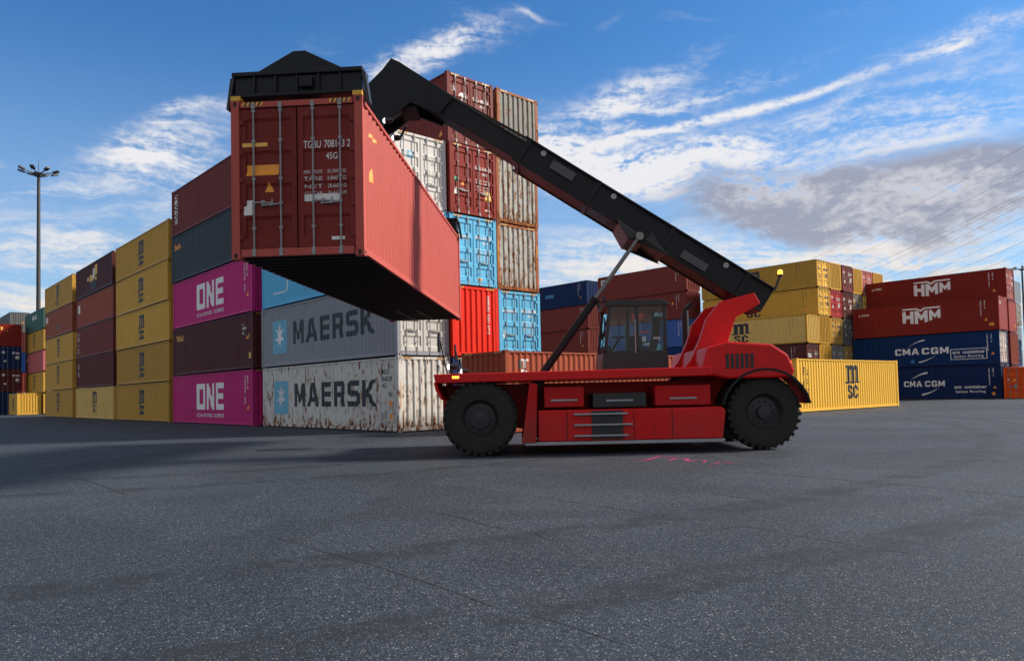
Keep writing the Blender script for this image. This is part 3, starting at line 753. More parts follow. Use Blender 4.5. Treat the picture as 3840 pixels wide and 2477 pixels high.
# ---- column 1
stack(51.94, -.44, ST, [
  ('ochre container with dark logo on the ground, beside the pale yellow one', 'yellow2', 'blind', None, mk_msc()),
  ('ochre container with dark logo, second from the ground under the orange-brown container column', 'yellow', 'blind', None, mk_msc()),
  ('ochre container with dark logo directly below the orange-brown one with a white square', 'yellow', 'blind', None, mk_msc()),
  ('orange-brown container with a small white square at its left end', 'brown', 'blind', None, mk_mark(-5.75, -4.9, 1.6, 2.2, L_LBL, name='label'), mk_mark(-.4, .5, .5, 1.0, L_DIM)),
  ('yellow-brown container with a stained logo on top of the orange-brown one, beside the lamp mast', 'yellow2', 'door', None, mk_msc(-.2, 1.5, .3, 2.0), mk_mark(-1.4, .3, .55, .75, L_DIM)),
], group=LEFT)
# ---- column 2
stack(38.65, -.37, ST, [
  ('pale yellow weathered container with black logo on the ground under four dark red ones', 'pale', 'door', None, mk_msc(.3, 1.7, .5, 1.75, L_BLACK)),
  ('very dark maroon container with few white letters, directly above the pale yellow one', 'dmaroon', 'door', None, mk_vtext('CAI U 3', -5.6, -5.1, 1.0, 2.1, L_WORN)),
  ('dusty red-brown container with a tall column of white letters at its left end', 'maroon', 'door', None, mk_vtext('CAPITAL', -5.7, -5.2, .45, 2.2, L_WORN)),
  ('brighter red container with a white square, directly below the dark purple-brown one', 'rustred', 'door', {'frame': 'maroon'}, mk_mark(-5.6, -4.85, 1.35, 2.05, L_LBL, name='label')),
  ('dark purple-brown container with a yellow and white block logo, topmost of the red stack', 'plum', 'door', None,
     mk_mark(-2.1, -1.4, 1.2, 1.5, L_YEL, name='logo'), mk_mark(-1.3, -.1, 1.05, 1.6, L_YEL, name='logo'), mk_mark(.0, .5, 1.15, 2.05, L_LBL, name='logo'), mk_mark(.6, 1.4, 1.45, 2.25, L_YEL, name='logo'), mk_mark(.65, 1.15, .95, 1.3, L_YEL, name='logo'), mk_mark(-1.0, .9, .35, 1.0, L_BLACK, name='logo')),
], group=LEFT)
# ---- column 3: five yellow ones
stack(25.74, -.3, ST, [
  ('darker ochre container with black logo on the ground, bottom of the all-yellow stack', 'yellow2', 'door', None, mk_msc(.15, 1.5, .42, 1.75), mk_idcol(L_DIM, 5.2, True)),
  ('ochre container with black logo, second from the ground in the all-yellow stack', 'yellow2', 'door', None, mk_msc(.15, 1.5, .42, 1.75), mk_idcol(L_DIM, 5.2, True, 'MSCU 406')),
  ('ochre container with black logo, middle one of the all-yellow stack', 'yellow', 'door', None, mk_msc(.15, 1.5, .42, 1.75), mk_idcol(L_DIM, 5.2, False, 'TGHU 912')),
  ('yellow container with black logo and orange smear, second from top of the all-yellow stack', 'yellow', 'door', None, mk_msc(.15, 1.5, .42, 1.75), mk_idcol(L_DIM, 5.2, False, 'MEDU 518'), mk_mark(1.55, 2.0, .55, .75, L_ORG)),
  ('yellow container with black logo at the top of the all-yellow stack', 'yellow', 'door', None, mk_msc(.15, 1.5, .42, 1.75), mk_idcol(L_DIM, 5.2, False, 'MSCU 880')),
], group=LEFT)
# ---- column 4
stack(12.89, -.25, HC, [
  ('magenta container with large white letters ONE on the ground', 'magenta', 'blind', {'frame': 'magenta'}, mk_one),
  ('dark maroon container with a small yellow name, sandwiched between two magenta ones', 'plum', 'blind', None, mk_text('TOUAX', -5.6, -4.2, 2.08, 2.42, L_YEL),
     mk_text('LI', 4.7, 5.0, 2.30, 2.45, L_WORN), mk_text('0885', 4.7, 5.2, 2.05, 2.2, L_WORN), mk_text('45', 4.7, 5.0, 1.8, 1.95, L_WORN), mk_tri(5.35, 1.55, .25), mk_mark(5.55, 5.68, 1.6, 1.8, L_ORG, name='label'), mk_mark(5.5, 5.75, .55, .85, L_YEL, name='label'), mk_mark(.65, 1.05, 2.0, 2.3, L_YEL, '+x', 'end', 'label')),
  ('dented magenta container with large white letters ONE, three levels up', 'magenta', 'blind', None, mk_one),
  ('dark slate blue container with a small orange name at its upper left', 'slate', 'blind', None, mk_text('SeaCo', -5.65, -4.5, 2.0, 2.4, L_ORG, bold=.03)),
  ('dull maroon container with a column of white letters, topmost above the slate blue one', 'maroon', 'blind', None, mk_vtext('CRONOS', -5.6, -5.05, .75, 2.55, L_WHITE)),
], group=LEFT)
# ---- tower, row one
stack(0, 0, HC, [
  ('rust-streaked white container with black block lettering and star panel, on the ground', 'rustwhite', 'blind', {'frame': 'rustwhite'}, mk_maersk(True),
     mk_text('MRKU', 4.85, 5.25, 2.22, 2.42, L_NAVY), mk_text('360271', 4.85, 5.6, 1.95, 2.14, L_NAVY), mk_text('45G1', 4.85, 5.2, 1.70, 1.88, L_NAVY), mk_text('NE', 5.35, 5.55, 1.35, 1.55, L_NAVY), mk_tri(5.45, .98+.02, .30), mk_mark(5.4, 5.62, .50, .70, L_ORG, name='label'),
     mk_mark(4.72, 4.95, .42, .75, L_GREY, name='label'), mk_mark(5.0, 5.22, .52, .85, L_GREY, name='label'), mk_mark(5.02, 5.25, .24, .38, L_GREY, name='label'),
     mk_rtext('MRKU 3602711 45G1', .60, .72, 1.25, 2.55, L_NAVY, '+x', 'end'), mk_rtext('CAUTION HIGH', -1.16, -1.10, .95, 1.95, L_YEL, '+x', 'flat'), mk_rtext('CAUTION HIGH', 1.10, 1.16, .95, 1.95, L_YEL, '+x', 'flat'), mk_mark(-.42, -.2, .55, .85, L_GREY, '+x', 'end', 'label')),
  ('grey container with black block lettering, star panel and pale doors, second from the ground', 'greyblue', 'door', {'door': 'doorgrey'}, mk_maersk(False), mk_tri(5.35, 2.05, .32),
     mk_tri(-.48, 2.02, .30, face='+x', kind='door'), mk_mark(-1.0, -.75, 1.45, 1.85, L_LBL, '+x', 'door', 'label'), mk_mark(-.52, -.38, 1.45, 1.65, L_WHITE, '+x', 'door', 'label'), mk_mark(.62, .82, 1.5, 1.78, L_WHITE, '+x', 'door', 'label'), mk_mark(-1.0, -.82, 1.2, 1.28, L_WHITE, '+x', 'door', 'label'), mk_mark(-1.0, -.84, .42, .5, L_WHITE, '+x', 'door', 'label'), mk_mark(.7, .95, .36, .42, L_WHITE, '+x', 'door', 'label'), mk_text('MSKU', .15, .5, 2.2, 2.3, L_GREY, '+x', 'door'), mk_text('45G1', .6, .9, 2.0, 2.1, L_GREY, '+x', 'door')),
  ('light blue container above the grey lettered one, mostly hidden by the lifted red container', 'sky', 'door', {'door': 'doorgrey'},
     lambda c, L, H: decal(c, 'logo', shape2d('skyframe', [rrect(-4.9, -3.3, .62, 2.2, .16), rrect(-4.84, -3.36, .68, 2.14, .12)]), '-y', L, H, L_WHITE)),
  ('off-white container with a small blue star square on its doors, beside the dark red doors', 'white', 'door', None, mk_door('MRSU', '738 828', L_GREY, True),
     lambda c, L, H: decal(c, 'logo', rect2d(-.62, -.36, H-1.0, H-.7), '+x', L, H, L_BLUE, 'door'), lambda c, L, H: decal(c, 'logo', star2d(-.49, H-.85, .12), '+x', L, H, L_WHITE, 'door', .008)),
], group=TOWER)
stack(-.1, 2.5, HC, [
  ('dark blue container at the bottom behind the front wheel of the machine', 'navy', 'door', None, mk_fardoor()),
  ('bright red container with a white strip on its plain end, above the dark blue one', 'red', 'blind', None, mk_rtext('HAMBURG SUDU 6712', .62, .74, .95, 2.55, L_LBL, '+x', 'end')),
  ('light blue container with closed doors, between the bright red and the dark red ones', 'sky', 'door', None, mk_door('MRKU', '873 207', L_WHITE, True, 'MAERSK', False), mk_mark(.2, .45, .26, .35, L_ORG, '+x', 'door', 'label'), mk_mark(-1.0, -.85, 1.3, 1.6, L_LBL, '+x', 'door', 'label')),
  ('dark red container with white numbers, warning triangle and yellow square on its doors', 'redbrown', 'door', None, mk_door('CIPU', '519672 1', L_WHITE), mk_mark(.62, .95, .72, 1.12, L_YEL, '+x', 'door', 'label'), mk_mark(-.98, -.82, 1.32, 1.5, L_GREEN, '+x', 'door', 'label')),
  ('dark red container with a white T emblem on its doors, highest of the tower', 'maroon', 'door', None, mk_door('TIIU', '489336 0', L_WHITE, False),
     mk_tree,
     mk_text('TRITON', -.66, -.2, HC-1.2, HC-1.1, L_WHITE, '+x', 'door'),
     lambda c, L, H: decal(c, 'logo', shape2d('ring', [arc_pts(-.9, H-.62, .11, 0, 345, 18), arc_pts(-.9, H-.62, .08, 0, 345, 18)]), '+x', L, H, L_WHITE, 'door'), mk_text('m', -.945, -.855, HC-.66, HC-.58, L_WHITE, '+x', 'door'), mk_tri(5.55, .35, .3)),
], group=TOWER)
stack(-.05, 5.1, HC, [
  ('maroon container at the foot of the rightmost tower stack, hidden by the brown one', 'maroon', 'door', LO),
  ('light blue container with closed doors at the tower foot, below two rusty grey ends', 'sky', 'door', None, mk_door('MRKU', '301 280', L_WHITE, True, 'MAERSK', False), mk_mark(-1.0, -.84, .88, 1.2, L_LBL, '+x', 'door', 'label')),
  ('grey container end with evenly scattered rust spots, directly above the light blue doors', 'rustgrey', 'blind', {'frame': 'rustpost'}, mk_rtext('PONU 7712 45G1', .62, .74, 1.1, 2.5, L_DIM, '+x', 'end'), mk_rtext('CAUTION HIGH', -1.17, -1.11, 1.2, 2.1, L_YEL, '+x', 'flat'), mk_rtext('HIGH', 1.11, 1.17, 1.6, 2.1, L_YEL, '+x', 'flat')),
  ('grey container end with heavy rust runs along its lower half, fourth level', 'rustgrey', 'blind', {'frame': 'rustpost'}, mk_rtext('MSKU 2204 45G1', .68, .78, 1.1, 2.5, L_DIM, '+x', 'end')),
  ('weathered olive-grey container end on top of the rusty ones, right edge of the tower', 'weathered', 'blind', {'frame': 'rustpost'}, mk_rtext('MWCU 6650 45G1', .68, .80, 1.1, 2.5, L_DIM, '+x', 'end')),
], group=TOWER)
# ---- single containers on the ground, long side towards the sun
def across(label, paintname, u, v, rz, H, L, group, *fns, **op):
    """placed with its -x end at grid point (u, v), near long side facing -U"""
    d = Vector((math.cos(rz), math.sin(rz))); n = Vector((-d.y, d.x)); p = grid(u, v)+d*L/2+n*W/2
    c = container(label, paintname, p, rz, L, H, group=group, **op)
    for f in fns: f(c, L, H)
    return c
across('brown container on the ground behind the machine, white letters one below another at its left', 'rustred', -4.45, 1.45, YAW, HC, L40, 'single containers on the ground',
       mk_vtext('TRITON', -5.35, -4.95, .45, 2.58, L_WHITE), mk_mark(-5.45, -5.3, 2.25, 2.55, L_DIM), ends=('door', 'blind'), frame='brown')
across('clean bright yellow container with black logo standing alone on the ground right of the machine', 'cleanyel', -4.59, 21.96, R(39.6), HC, L40, 'single containers on the ground',
       mk_msc(.1, 1.85, .62, 1.95, L_BLACK), mk_vtext('MEDITERRANEAN', -5.42, -5.22, .42, 2.45, L_BLACK), mk_vtext('SHIPPING CO', -5.05, -4.88, .62, 2.30, L_BLACK), mk_vtext('L', -5.42, -5.36, 2.52, 2.70, L_BLACK), mk_mark(5.42, 5.52, .95, 1.15, L_YEL, name='label'), mk_mark(1.2, 1.27, 1.05, 1.13, L_ORG, name='label'), ends=('blind', 'door'))
p = grid(-5.45, 55.5)+GV*3.03-GU*(W/2)
oc = container('orange-red short container with closed doors standing at the right edge', 'orange', p, YAW+math.pi, L20, ST, ends=('door', 'blind'), group='single containers on the ground')
for f in (mk_tri(-.45, 1.45, .22, L_YEL, '+x', 'door'), mk_mark(-1.0, -.85, 1.5, 1.64, L_LBL, '+x', 'door', 'label'), mk_mark(-.52, -.30, .85, 1.15, L_GREY, '+x', 'door', 'label')): f(oc, L20, ST)
# ---- right background
B_ = 'containers stacked in the background behind the machine'
stack(34.8, 49.4, HC, [
  ('brown container on the ground in the navy-topped stack', 'maroon', 'blind', LO),
  ('brown container second from the ground in the navy-topped stack', 'maroon', 'blind', LO),
  ('dark brown container below another brown one in the navy-topped stack', 'maroon', 'blind', LO, mk_idcol(L_WORN, 5.1, True, 'TCNU 447')),
  ('brown container directly under the navy one right of the tower', 'maroon', 'blind', LO, mk_idcol(L_WORN, 5.1, True, 'TCLU 518')),
  ('navy container with a lighter blue patch, topmost on the brown stack beside the tower', 'navy', 'blind', LO, mk_idcol(L_WHITE, 4.9, True, 'CMAU 3316'), mk_mark(-.9, .6, 1.35, 1.75, L_SKYT)),
], group=B_)
stack(34.8, 52.0, HC, [
  ('dark blue container on the ground in the second row behind the navy one', 'navy', 'blind', LO),
  ('maroon container second from the ground, second row behind the navy one', 'maroon', 'blind', LO),
  ('dark red container at mid height, second row behind the navy one', 'dmaroon', 'blind', LO),
  ('dark maroon container fourth from the ground, second row behind the navy one', 'plum', 'blind', LO),
  ('dark blue container whose top corner peeks out behind the navy one', 'navy', 'blind', LO, mk_tri(.5, 1.4, .3, face='+x', kind='end')),
], group=B_)
def mk_apl(c, L, H):
    decal(c, 'lettering', fit2d(word('APL', .3), -1.9, 1.1, .45, 1.45), '-y', L, H, L_WHITE)
    decal(c, 'logo', ([(-1.6, 1.72), (1.0, 1.78), (1.1, 2.0), (-.9, 1.98), (-1.6, 1.80)], [(0, 1, 2, 3, 4)]), '-y', L, H, L_RED)
stack(20.9, 49.4, HC, [
  ('dark blue container on the ground under the faded blue lettered one', 'navy', 'blind', LO),
  ('deep blue container under the faded blue lettered one', 'cma', 'blind', LO),
  ('faded blue container with white letters APL and a red swoosh, seen through the machine', 'apl', 'blind', LO, mk_apl, mk_idcol(L_WORN, 5.1, False, 'APHU 664')),
  ('maroon container with a darker red patch, directly above the faded blue one', 'maroon', 'blind', LO, mk_idcol(L_WHITE, 5.0, False, 'TEMU 7215'), mk_tri(4.25, 1.6, .35), mk_mark(-1.2, .4, .35, 1.15, L_RED)),
  ('long maroon container on top of the stack behind the cab, with a small badge', 'maroon', 'blind', LO, mk_idcol(L_WHITE, 5.0, False, 'FCIU 9043'), mk_mark(-5.6, -5.0, 1.9, 2.5, L_LBL, name='label'), mk_mark(-5.5, -5.1, 2.1, 2.4, L_NAVY, name='label')),
], group=B_)
stack(7.3, 47.5, ST, [
  ('maroon container on the ground in the short stack under the pale yellow logo', 'dmaroon', 'door', LO),
  ('dark maroon container with white door lettering, second level behind the bright yellow single one', 'plum', 'door', LO, mk_idcol(L_WORN, 4.9, False, 'TEXU 520'), mk_text('tex', -.9, -.2, 1.35, 1.8, L_WHITE, '+x', 'door'), mk_text('TEX 20', .3, .95, 1.6, 1.8, L_WHITE, '+x', 'door')),
  ('pale yellow container with bold black logo, topmost of the short stack right of the machine', 'pale', 'blind', {'detail': 1, 'frame': 'yellow2'}, mk_msc(-.4, 2.1, .38, 1.85, L_BLACK), mk_idcol(L_DIM, 4.7, True, 'MEDU 8177')),
], group=B_)
Y1, Y2 = 'yellow', 'cleanyel'
stack(7.4, 50.1, ST, [
  ('yellow container on the ground in the tall yellow stack, hidden', Y1, 'blind', LO),
  ('yellow container with a plain end, second from the ground beside the maroon doors', 'yellow', 'blind', LO, mk_tri(.1, 1.3, .2, L_YEL, '+x', 'end')),
  ('mustard container with a plain end, third from the ground beside the pale yellow logo one', 'yellow2', 'blind', LO, mk_tri(.1, 1.3, .2, L_YEL, '+x', 'end')),
  ('yellow container with black logo and sunlit yellow doors, fourth level', 'yellow', 'door', {'detail': 1, 'door': 'cleanyel'}, mk_msc(-.4, 2.1, .38, 1.85, L_BLACK), mk_idcol(L_DIM, 4.9, True, 'MSCU 7305'), mk_fardoor(L_DIM)),  # sunlight on the doors put into a brighter yellow
  ('brownish yellow container with rust along its foot, highest of the tall yellow stack', 'yellow2', 'door', {'detail': 1, 'door': 'cleanyel'}, mk_msc(-.4, 2.1, .38, 1.85, L_BLACK), mk_idcol(L_DIM, 4.4, False, 'MEDU 5519'), mk_fardoor(L_DIM)),  # doors in the same brighter yellow, sunlight in the colour
], group=B_)
stack(7.4, 52.7, ST, [
  ('grey container on the ground in the stack with the crimson doors', 'dgrey', 'door', LO),
  ('greenish grey container with long lock bars above the bright yellow single one', 'weathered', 'door', LO, mk_fardoor()),
  ('dull yellow container with dark door lettering, below the crimson doors', 'yellow2', 'door', LO, mk_fardoor(L_DIM)),
  ('crimson red container with lock bars in the yellow block', 'crimson', 'door', LO, mk_fardoor()),
  ('yellow container with a plain end on top of the crimson one', 'yellow', 'blind', LO),
], group=B_)
stack(7.4, 55.3, ST, [
  ('dark yellow container on the ground beside the deep blue containers', 'yellow2', 'door', LO),
  ('dark yellow container with doors, second from the ground in the two-maroon stack', 'yellow2', 'door', LO, mk_fardoor()),
  ('dark grey container with doors under the two maroon ones', 'dgrey', 'door', LO, mk_fardoor()),
  ('dark maroon container with doors, lower one of the maroon pair in the yellow block', 'dmaroon', 'door', LO, mk_fardoor()),
  ('maroon container with doors, upper one of the maroon pair in the yellow block', 'maroon', 'door', LO, mk_fardoor()),
], group=B_)
stack(7.6, 57.9, ST, [
  ('yellow container on the ground behind the deep blue ones', 'yellow2', 'blind', LO), ('dark red container second from the ground behind the deep blue ones', 'dmaroon', 'blind', LO), ('grey container third from the ground behind the red lettered ones', 'dgrey', 'blind', LO),
  ('olive-grey container with doors peeking out left of the red lettered ones', 'weathered', 'door', LO, mk_fardoor(L_YEL)),
  ('yellow container with a plain end on top of the olive-grey doors', 'yellow', 'blind', LO),
], group=B_)
stack(7.6, 60.5, ST, [
  ('ochre container on the ground in the fifth row of the yellow block', 'yellow2', 'blind', LO), ('red container second from the ground in the fifth row of the yellow block', 'crimson', 'blind', LO), ('ochre container third from the ground in the fifth row of the yellow block', 'yellow2', 'blind', LO),
  ('bright yellow container with doors, just left of the higher red lettered one', 'cleanyel', 'door', LO, mk_fardoor(L_DIM)),
  ('salmon red container with doors, topmost between two yellow plain ends', 'salmon', 'door', LO, mk_fardoor()),
], group=B_)
stack(7.6, 63.1, ST, [
  ('dark grey container on the ground in the last row of the yellow block', 'dgrey', 'blind', LO), ('maroon container second from the ground in the last row of the yellow block', 'maroon', 'blind', LO), ('navy container third from the ground in the last row of the yellow block', 'navy', 'blind', LO), ('maroon container fourth from the ground in the last row of the yellow block', 'dmaroon', 'blind', LO),
  ('yellow container with a plain end, last on the right on top of the yellow block', 'yellow', 'blind', LO),
], group=B_)
stack(-4.94, 56.89, HC, [
  ('deep blue container with unboxed white lettering, on the ground beside the bright yellow one', 'navy', 'blind', None, mk_cma(False), mk_mark(5.35, 5.6, .28, .55, L_ORG, name='label')),
  ('deep blue container with white lettering and a boxed caption, second from the ground', 'cma', 'door', {'door': 'doorgrey'}, mk_cma(True), mk_fardoor()),
  ('red-brown container with white letters HMM and a sunlit end, lower of the two', 'redbrown', 'blind', {'door': 'salmon'}, mk_hmm, mk_mark(-.9, -.5, 2.2, 2.5, L_LBL, '+x', 'end', 'label'), mk_mark(5.35, 5.7, .4, .65, L_ORG, name='label')),  # sunlit end coloured paler than the shaded red-brown side
], group=RIGHT)
stack(-4.6, 61.3, HC, [
  ('maroon container on the ground in the second row at the right', 'dmaroon', 'blind', LO),
  ('brown container with a plain end right of the boxed caption', 'maroon', 'blind', {'detail': 1, 'door': 'brown'}),
  ('orange-brown container with a plain end under the topmost red lettered one', 'redbrown', 'blind', {'detail': 1, 'door': 'salmon'}, mk_mark(.6, .8, .5, .8, L_ORG, '+x', 'end', 'label')),
  ('red-brown container with white letters HMM and lock-barred doors, highest at the right', 'redbrown', 'door', {'door': 'salmon'}, mk_hmm, mk_fardoor()),  # doors coloured paler too, for the sun on this end
], group=RIGHT)
stack(-2.0, 73.2, HC, [
  ('blue container on the ground behind the orange one', 'cma', 'door', LO),
  ('blue container with white door lettering above the orange one, at the right edge', 'cma', 'door', LO, mk_text('98', -1.0, -.4, 1.75, 2.15, L_WHITE, '+x', 'door'), mk_mark(-1.0, -.4, 1.4, 1.55, L_LBL, '+x', 'door', 'label')),
], group=RIGHT)
stack(.3, 84.0, ST, [
  ('grey container on the ground in the farthest stack at the right edge', 'grey', 'blind', LO), ('grey container second from the ground in the farthest stack at the right edge', 'grey', 'blind', LO),
  ('grey container just above the blue lettered one at the right edge', 'grey', 'blind', LO), ('pale grey container with rust runs in the middle of the farthest right stack', 'rustgrey', 'blind', LO),
  ('pale blue-grey container on top of the farthest stack at the right edge', 'grey', 'blind', LO),
], group=RIGHT)
# ------------------------------------------------------------------ reach stacker (local: +x forward, +y towards the camera, origin under the front axle)
RED = machine_paint('machine_red', (.60, .004, .007), .40, .10, .35)
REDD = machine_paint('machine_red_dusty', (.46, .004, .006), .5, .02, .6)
BLK = machine_paint('machine_black', (.008, .010, .014), .45, .05, .4, .35)
CHAR = plain('machine_charcoal', (.013, .015, .019), .45, var=.3, vscale=3)
RUB = plain('tyre_rubber', (.020, .019, .018), .88, var=.5, vscale=4)
RIMM = plain('rim_grey', (.030, .032, .035), .5, .3, var=.3, vscale=6)
GREYM = plain('machine_grey', (.30, .33, .36), .45, .2, var=.2)
CHROME = plain('piston_chrome', (.16, .165, .17), .25, .8, var=.05)
SEATM = plain('seat_fabric', (.02, .02, .022), .9)
YELM = plain('twistlock_yellow', (.70, .38, .03), .45)
LAMPW = plain('lamp_white_lit', (.9, .9, .88), .3, emit=(1, .97, .90), es=4)
LAMPO = plain('lamp_orange_lit', (.9, .35, .03), .3, emit=(1, .33, .02), es=5)
LAMPR = plain('lamp_red_lit', (.8, .05, .02), .3, emit=(1, .12, .03), es=2.5)
def glass(name, tint):
    m = bpy.data.materials.new(name); m.use_nodes = True; k = NT(m.node_tree); k.n.remove(k.n['Principled BSDF'])
    g = k.new('ShaderNodeBsdfGlossy'); g.inputs['Roughness'].default_value = .03; t = k.new('ShaderNodeBsdfTransparent'); t.inputs[0].default_value = (*tint, 1)
    fr = k.new('ShaderNodeFresnel'); fr.inputs[0].default_value = 1.5; mx = k.new('ShaderNodeMixShader')
    k.l.new(fr.outputs[0], mx.inputs[0]); k.l.new(t.outputs[0], mx.inputs[1]); k.l.new(g.outputs[0], mx.inputs[2]); k.l.new(mx.outputs[0], k.n['Material Output'].inputs[0]); return m
GLASS = glass('cab_glass', (.66, .80, .76))

def machine(loc, rz):
    M = empty('reach_stacker', (loc[0], loc[1], 0), rz, 'red reach stacker with a black boom, driving left with a container lifted in front', 'reach stacker')
    part = lambda nm, mb, mat, par=M, **kw: obj(nm, mb.mesh(nm, **kw), mat, par)
    # chassis
    c = MB(); c.prism([(.95, .95), (.95, 1.62), (-4.7, 1.62), (-5.3, 1.95), (-6.9, 1.95), (-6.9, .75), (-5.6, .55), (-.9, .55)], -.72, .72)
    for y0, y1 in ((-1.98, -.70), (.70, 1.98)):
        c.prism([(-.98, .62), (-1.12, 1.60), (-.90, 1.66), (-.80, 1.66)][:3]+[(-1.30, 1.60), (-1.25, .28), (-.92, .28)], y0, y1)
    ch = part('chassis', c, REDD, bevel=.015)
    d = MB(); d.prism([(.98, 1.66), (1.02, 1.86), (-2.6, 1.88), (-5.2, 1.90), (-5.2, 1.70), (-2.7, 1.68)], -2.0, 2.0)
    part('deck', d, RED, bevel=.02)
    for s in (-1, 1):
        lip = MB(); y0, y1 = sorted((s*1.99, s*.66)); lip.prism([(.98, 1.70), (1.02, 1.66), (.98, 1.50), (.86, 1.28), (.82, 1.30), (.92, 1.52)], y0, y1); part('front_fender', lip, RED, bevel=.01)
    for s in (-1, 1):
        y0, y1 = sorted((s*.74, s*1.92))
        t = MB(); t.prism([(-1.30, .30), (-1.30, 1.00), (-5.42, 1.00), (-5.50, .92), (-5.42, .30)], y0, y1); tk = part('side_tank', t, RED, bevel=.03)
        q = MB(); yy = s*1.925
        for x0, x1 in ((-2.5, -3.2),): q.box(min(x0, x1), max(x0, x1), *sorted((yy-s*.03, yy+s*.012)), .33, .97)
        st = obj('step_recess', q.mesh('step_recess'), CHAR, tk)
        for z in (.42, .66, .90):
            r = MB(); r.box(-3.3 if z != .66 else -3.4, -2.1, *sorted((yy+s*.0, yy+s*.10)), z-.018, z+.018); obj('step', r.mesh('step', bevel=.006), GREYM, tk)
        sk = MB(); sk.box(-5.45, -1.0, *sorted((s*.78, s*1.96)), .225, .295); obj('skirt', sk.mesh('skirt', bevel=.006), GREYM, tk)
        sm = MB()
        for x in (-1.95, -3.45, -4.30): sm.box(x-.006, x+.006, *sorted((yy-s*.02, yy+s*.003)), .34, .97)
        obj('panel_gap', sm.mesh('panel_gap'), DARK, tk)
        cap = MB(); cap.tube((-4.62, s*1.5, 1.0), (-4.62, s*1.5, 1.05), .07, 14); obj('filler_cap', cap.mesh('filler_cap'), CHAR, tk)
        for x0, x1, z0, z1, mt in ((-1.45, -2.35, 1.06, 1.52, REDD), (-2.55, -3.75, 1.03, 1.36, CHAR), (-3.95, -5.2, 1.05, 1.50, REDD)):
            b = MB(); b.box(x1, x0, *sorted((s*.76, s*1.80)), z0, z1); bx = obj('equipment_box', b.mesh('equipment_box', bevel=.02), mt, M)
            g = MB(); g.box((x0+x1)/2-.3, (x0+x1)/2+.3, *sorted((s*1.80, s*1.825)), z0+.14, z0+.18); obj('handle', g.mesh('handle'), GREYM, bx)
    # rear body: engine hood + counterweight
    h = MB(); h.prism([(-5.0, 1.75), (-5.15, 2.34), (-5.6, 2.46), (-6.6, 2.38), (-6.95, 2.14), (-7.10, 1.78), (-7.02, 1.62), (-5.6, 1.62)], -1.86, 1.86)
    hd = part('engine_hood', h, RED, bevel=.05)
    for s in (-1, 1):
        v = MB()
        for i in range(6): v.box(-5.55-.11*i-.07, -5.55-.11*i, *sorted((s*1.85, s*1.872)), 1.85, 2.18)
        obj('vent', v.mesh('vent'), CHAR, hd)
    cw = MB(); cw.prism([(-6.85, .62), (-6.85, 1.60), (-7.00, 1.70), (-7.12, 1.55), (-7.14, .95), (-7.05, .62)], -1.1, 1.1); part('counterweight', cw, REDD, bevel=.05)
    for s in (-1, 1):
        rf = MB(); pts = arc_pts(-6.43, .83, 1.02, 12, 168, 12); inn = arc_pts(-6.43, .83, .97, 168, 12, 12)
        rf.prism(pts+inn, *sorted((s*1.20, s*1.88))); part('rear_fender', rf, BLK)
    # tower carrying the boom
    tw = MB()
    for s in (-1, 1):
        y0, y1 = sorted((s*.62, s*.80))
        tw.prism([(-4.80, 1.86), (-5.02, 2.12), (-5.25, 2.60), (-5.42, 3.08), (-5.75, 3.48), (-6.58, 3.68), (-6.72, 3.42), (-6.12, 3.10), (-5.94, 2.60), (-5.90, 1.9)], y0, y1)
    tw.box(-5.9, -5.5, -.62, .62, 2.6, 2.78); tw.box(-5.8, -5.6, -.62, .62, 2.2, 2.6)
    part('boom_tower', tw, RED, bevel=.02)
    # boom
    ang = math.atan(.655); dx, dz = math.cos(ang), math.sin(ang)
    def bp(x, off=0, y=0):
        """point on the boom axis above local x, pushed off square to it"""
        z = 4.36+.655*(x+5.7); return (x-dz*off, y, z+dx*off)
    up = (-dz, 0, dx)
    o = MB(); o.beam(bp(-7.0, .02), bp(-1.05, .02), .86, .64, up)
    for y in (-.47, .47):
        for of in (-.30, .34): o.beam(bp(-6.98, of, y), bp(-1.0, of, y), .06, .05, up)
    for x in (-6.4, -4.6, -2.8, -1.12):
        o.beam(bp(x-.05, .02), bp(x+.05, .02), .97, .71, up)
    bo = part('boom', o, BLK, bevel=.012)
    i_ = MB(); i_.beam(bp(-2.2, .02), bp(2.05, .02), .70, .52, up)
    for y in (-.375, .375): i_.beam(bp(-1.0, .24, y-.02*(1 if y > 0 else -1)), bp(1.9, .24, y-.02*(1 if y > 0 else -1)), .03, .06, up)
    ib = obj('boom_extension', i_.mesh('boom_extension', bevel=.012), BLK, bo)
    hv = MB()
    for y0, y1 in ((-.46, -.36), (.36, .46)):
        hv.prism([(.60, 8.80), (1.92, 9.70), (2.12, 9.80), (2.34, 9.52), (3.02, 8.85), (3.18, 8.35), (3.12, 7.64), (2.48, 7.64), (2.34, 8.15), (1.66, 8.66), (.95, 8.36)], y0, y1)
    hv.tube((2.80, -.55, 7.84), (2.80, .55, 7.84), .13, 16); hv.box(1.5, 2.6, -.36, .36, 8.5, 8.62)
    head = obj('boom_head', hv.mesh('boom_head', bevel=.012), BLK, bo)
    lb = MB(); lb.prism([(-3.35, 5.60), (-3.62, 5.08), (-3.98, 4.98), (-4.22, 5.22), (-4.30, 5.05+.02)][:4]+[(-4.35, 4.95+.02), (-4.55, 4.70)], -.62, .62)
    obj('cylinder_bracket', lb.mesh('cylinder_bracket', bevel=.01), CHAR, bo)
    hs = MB(); pts = [bp(-6.6, .39, .2), bp(-4, .41, .2), bp(-1, .41, .2), bp(.8, .32, .2), bp(1.8, .31, .2)]
    for y in (-.2, -.08, .08, .2):
        for a, b in zip(pts, pts[1:]): hs.tube((a[0], y, a[2]), (b[0], y, b[2]), .022, 6)
    obj('hydraulic_hose', hs.mesh('hydraulic_hose', smooth=True), RUB, bo)
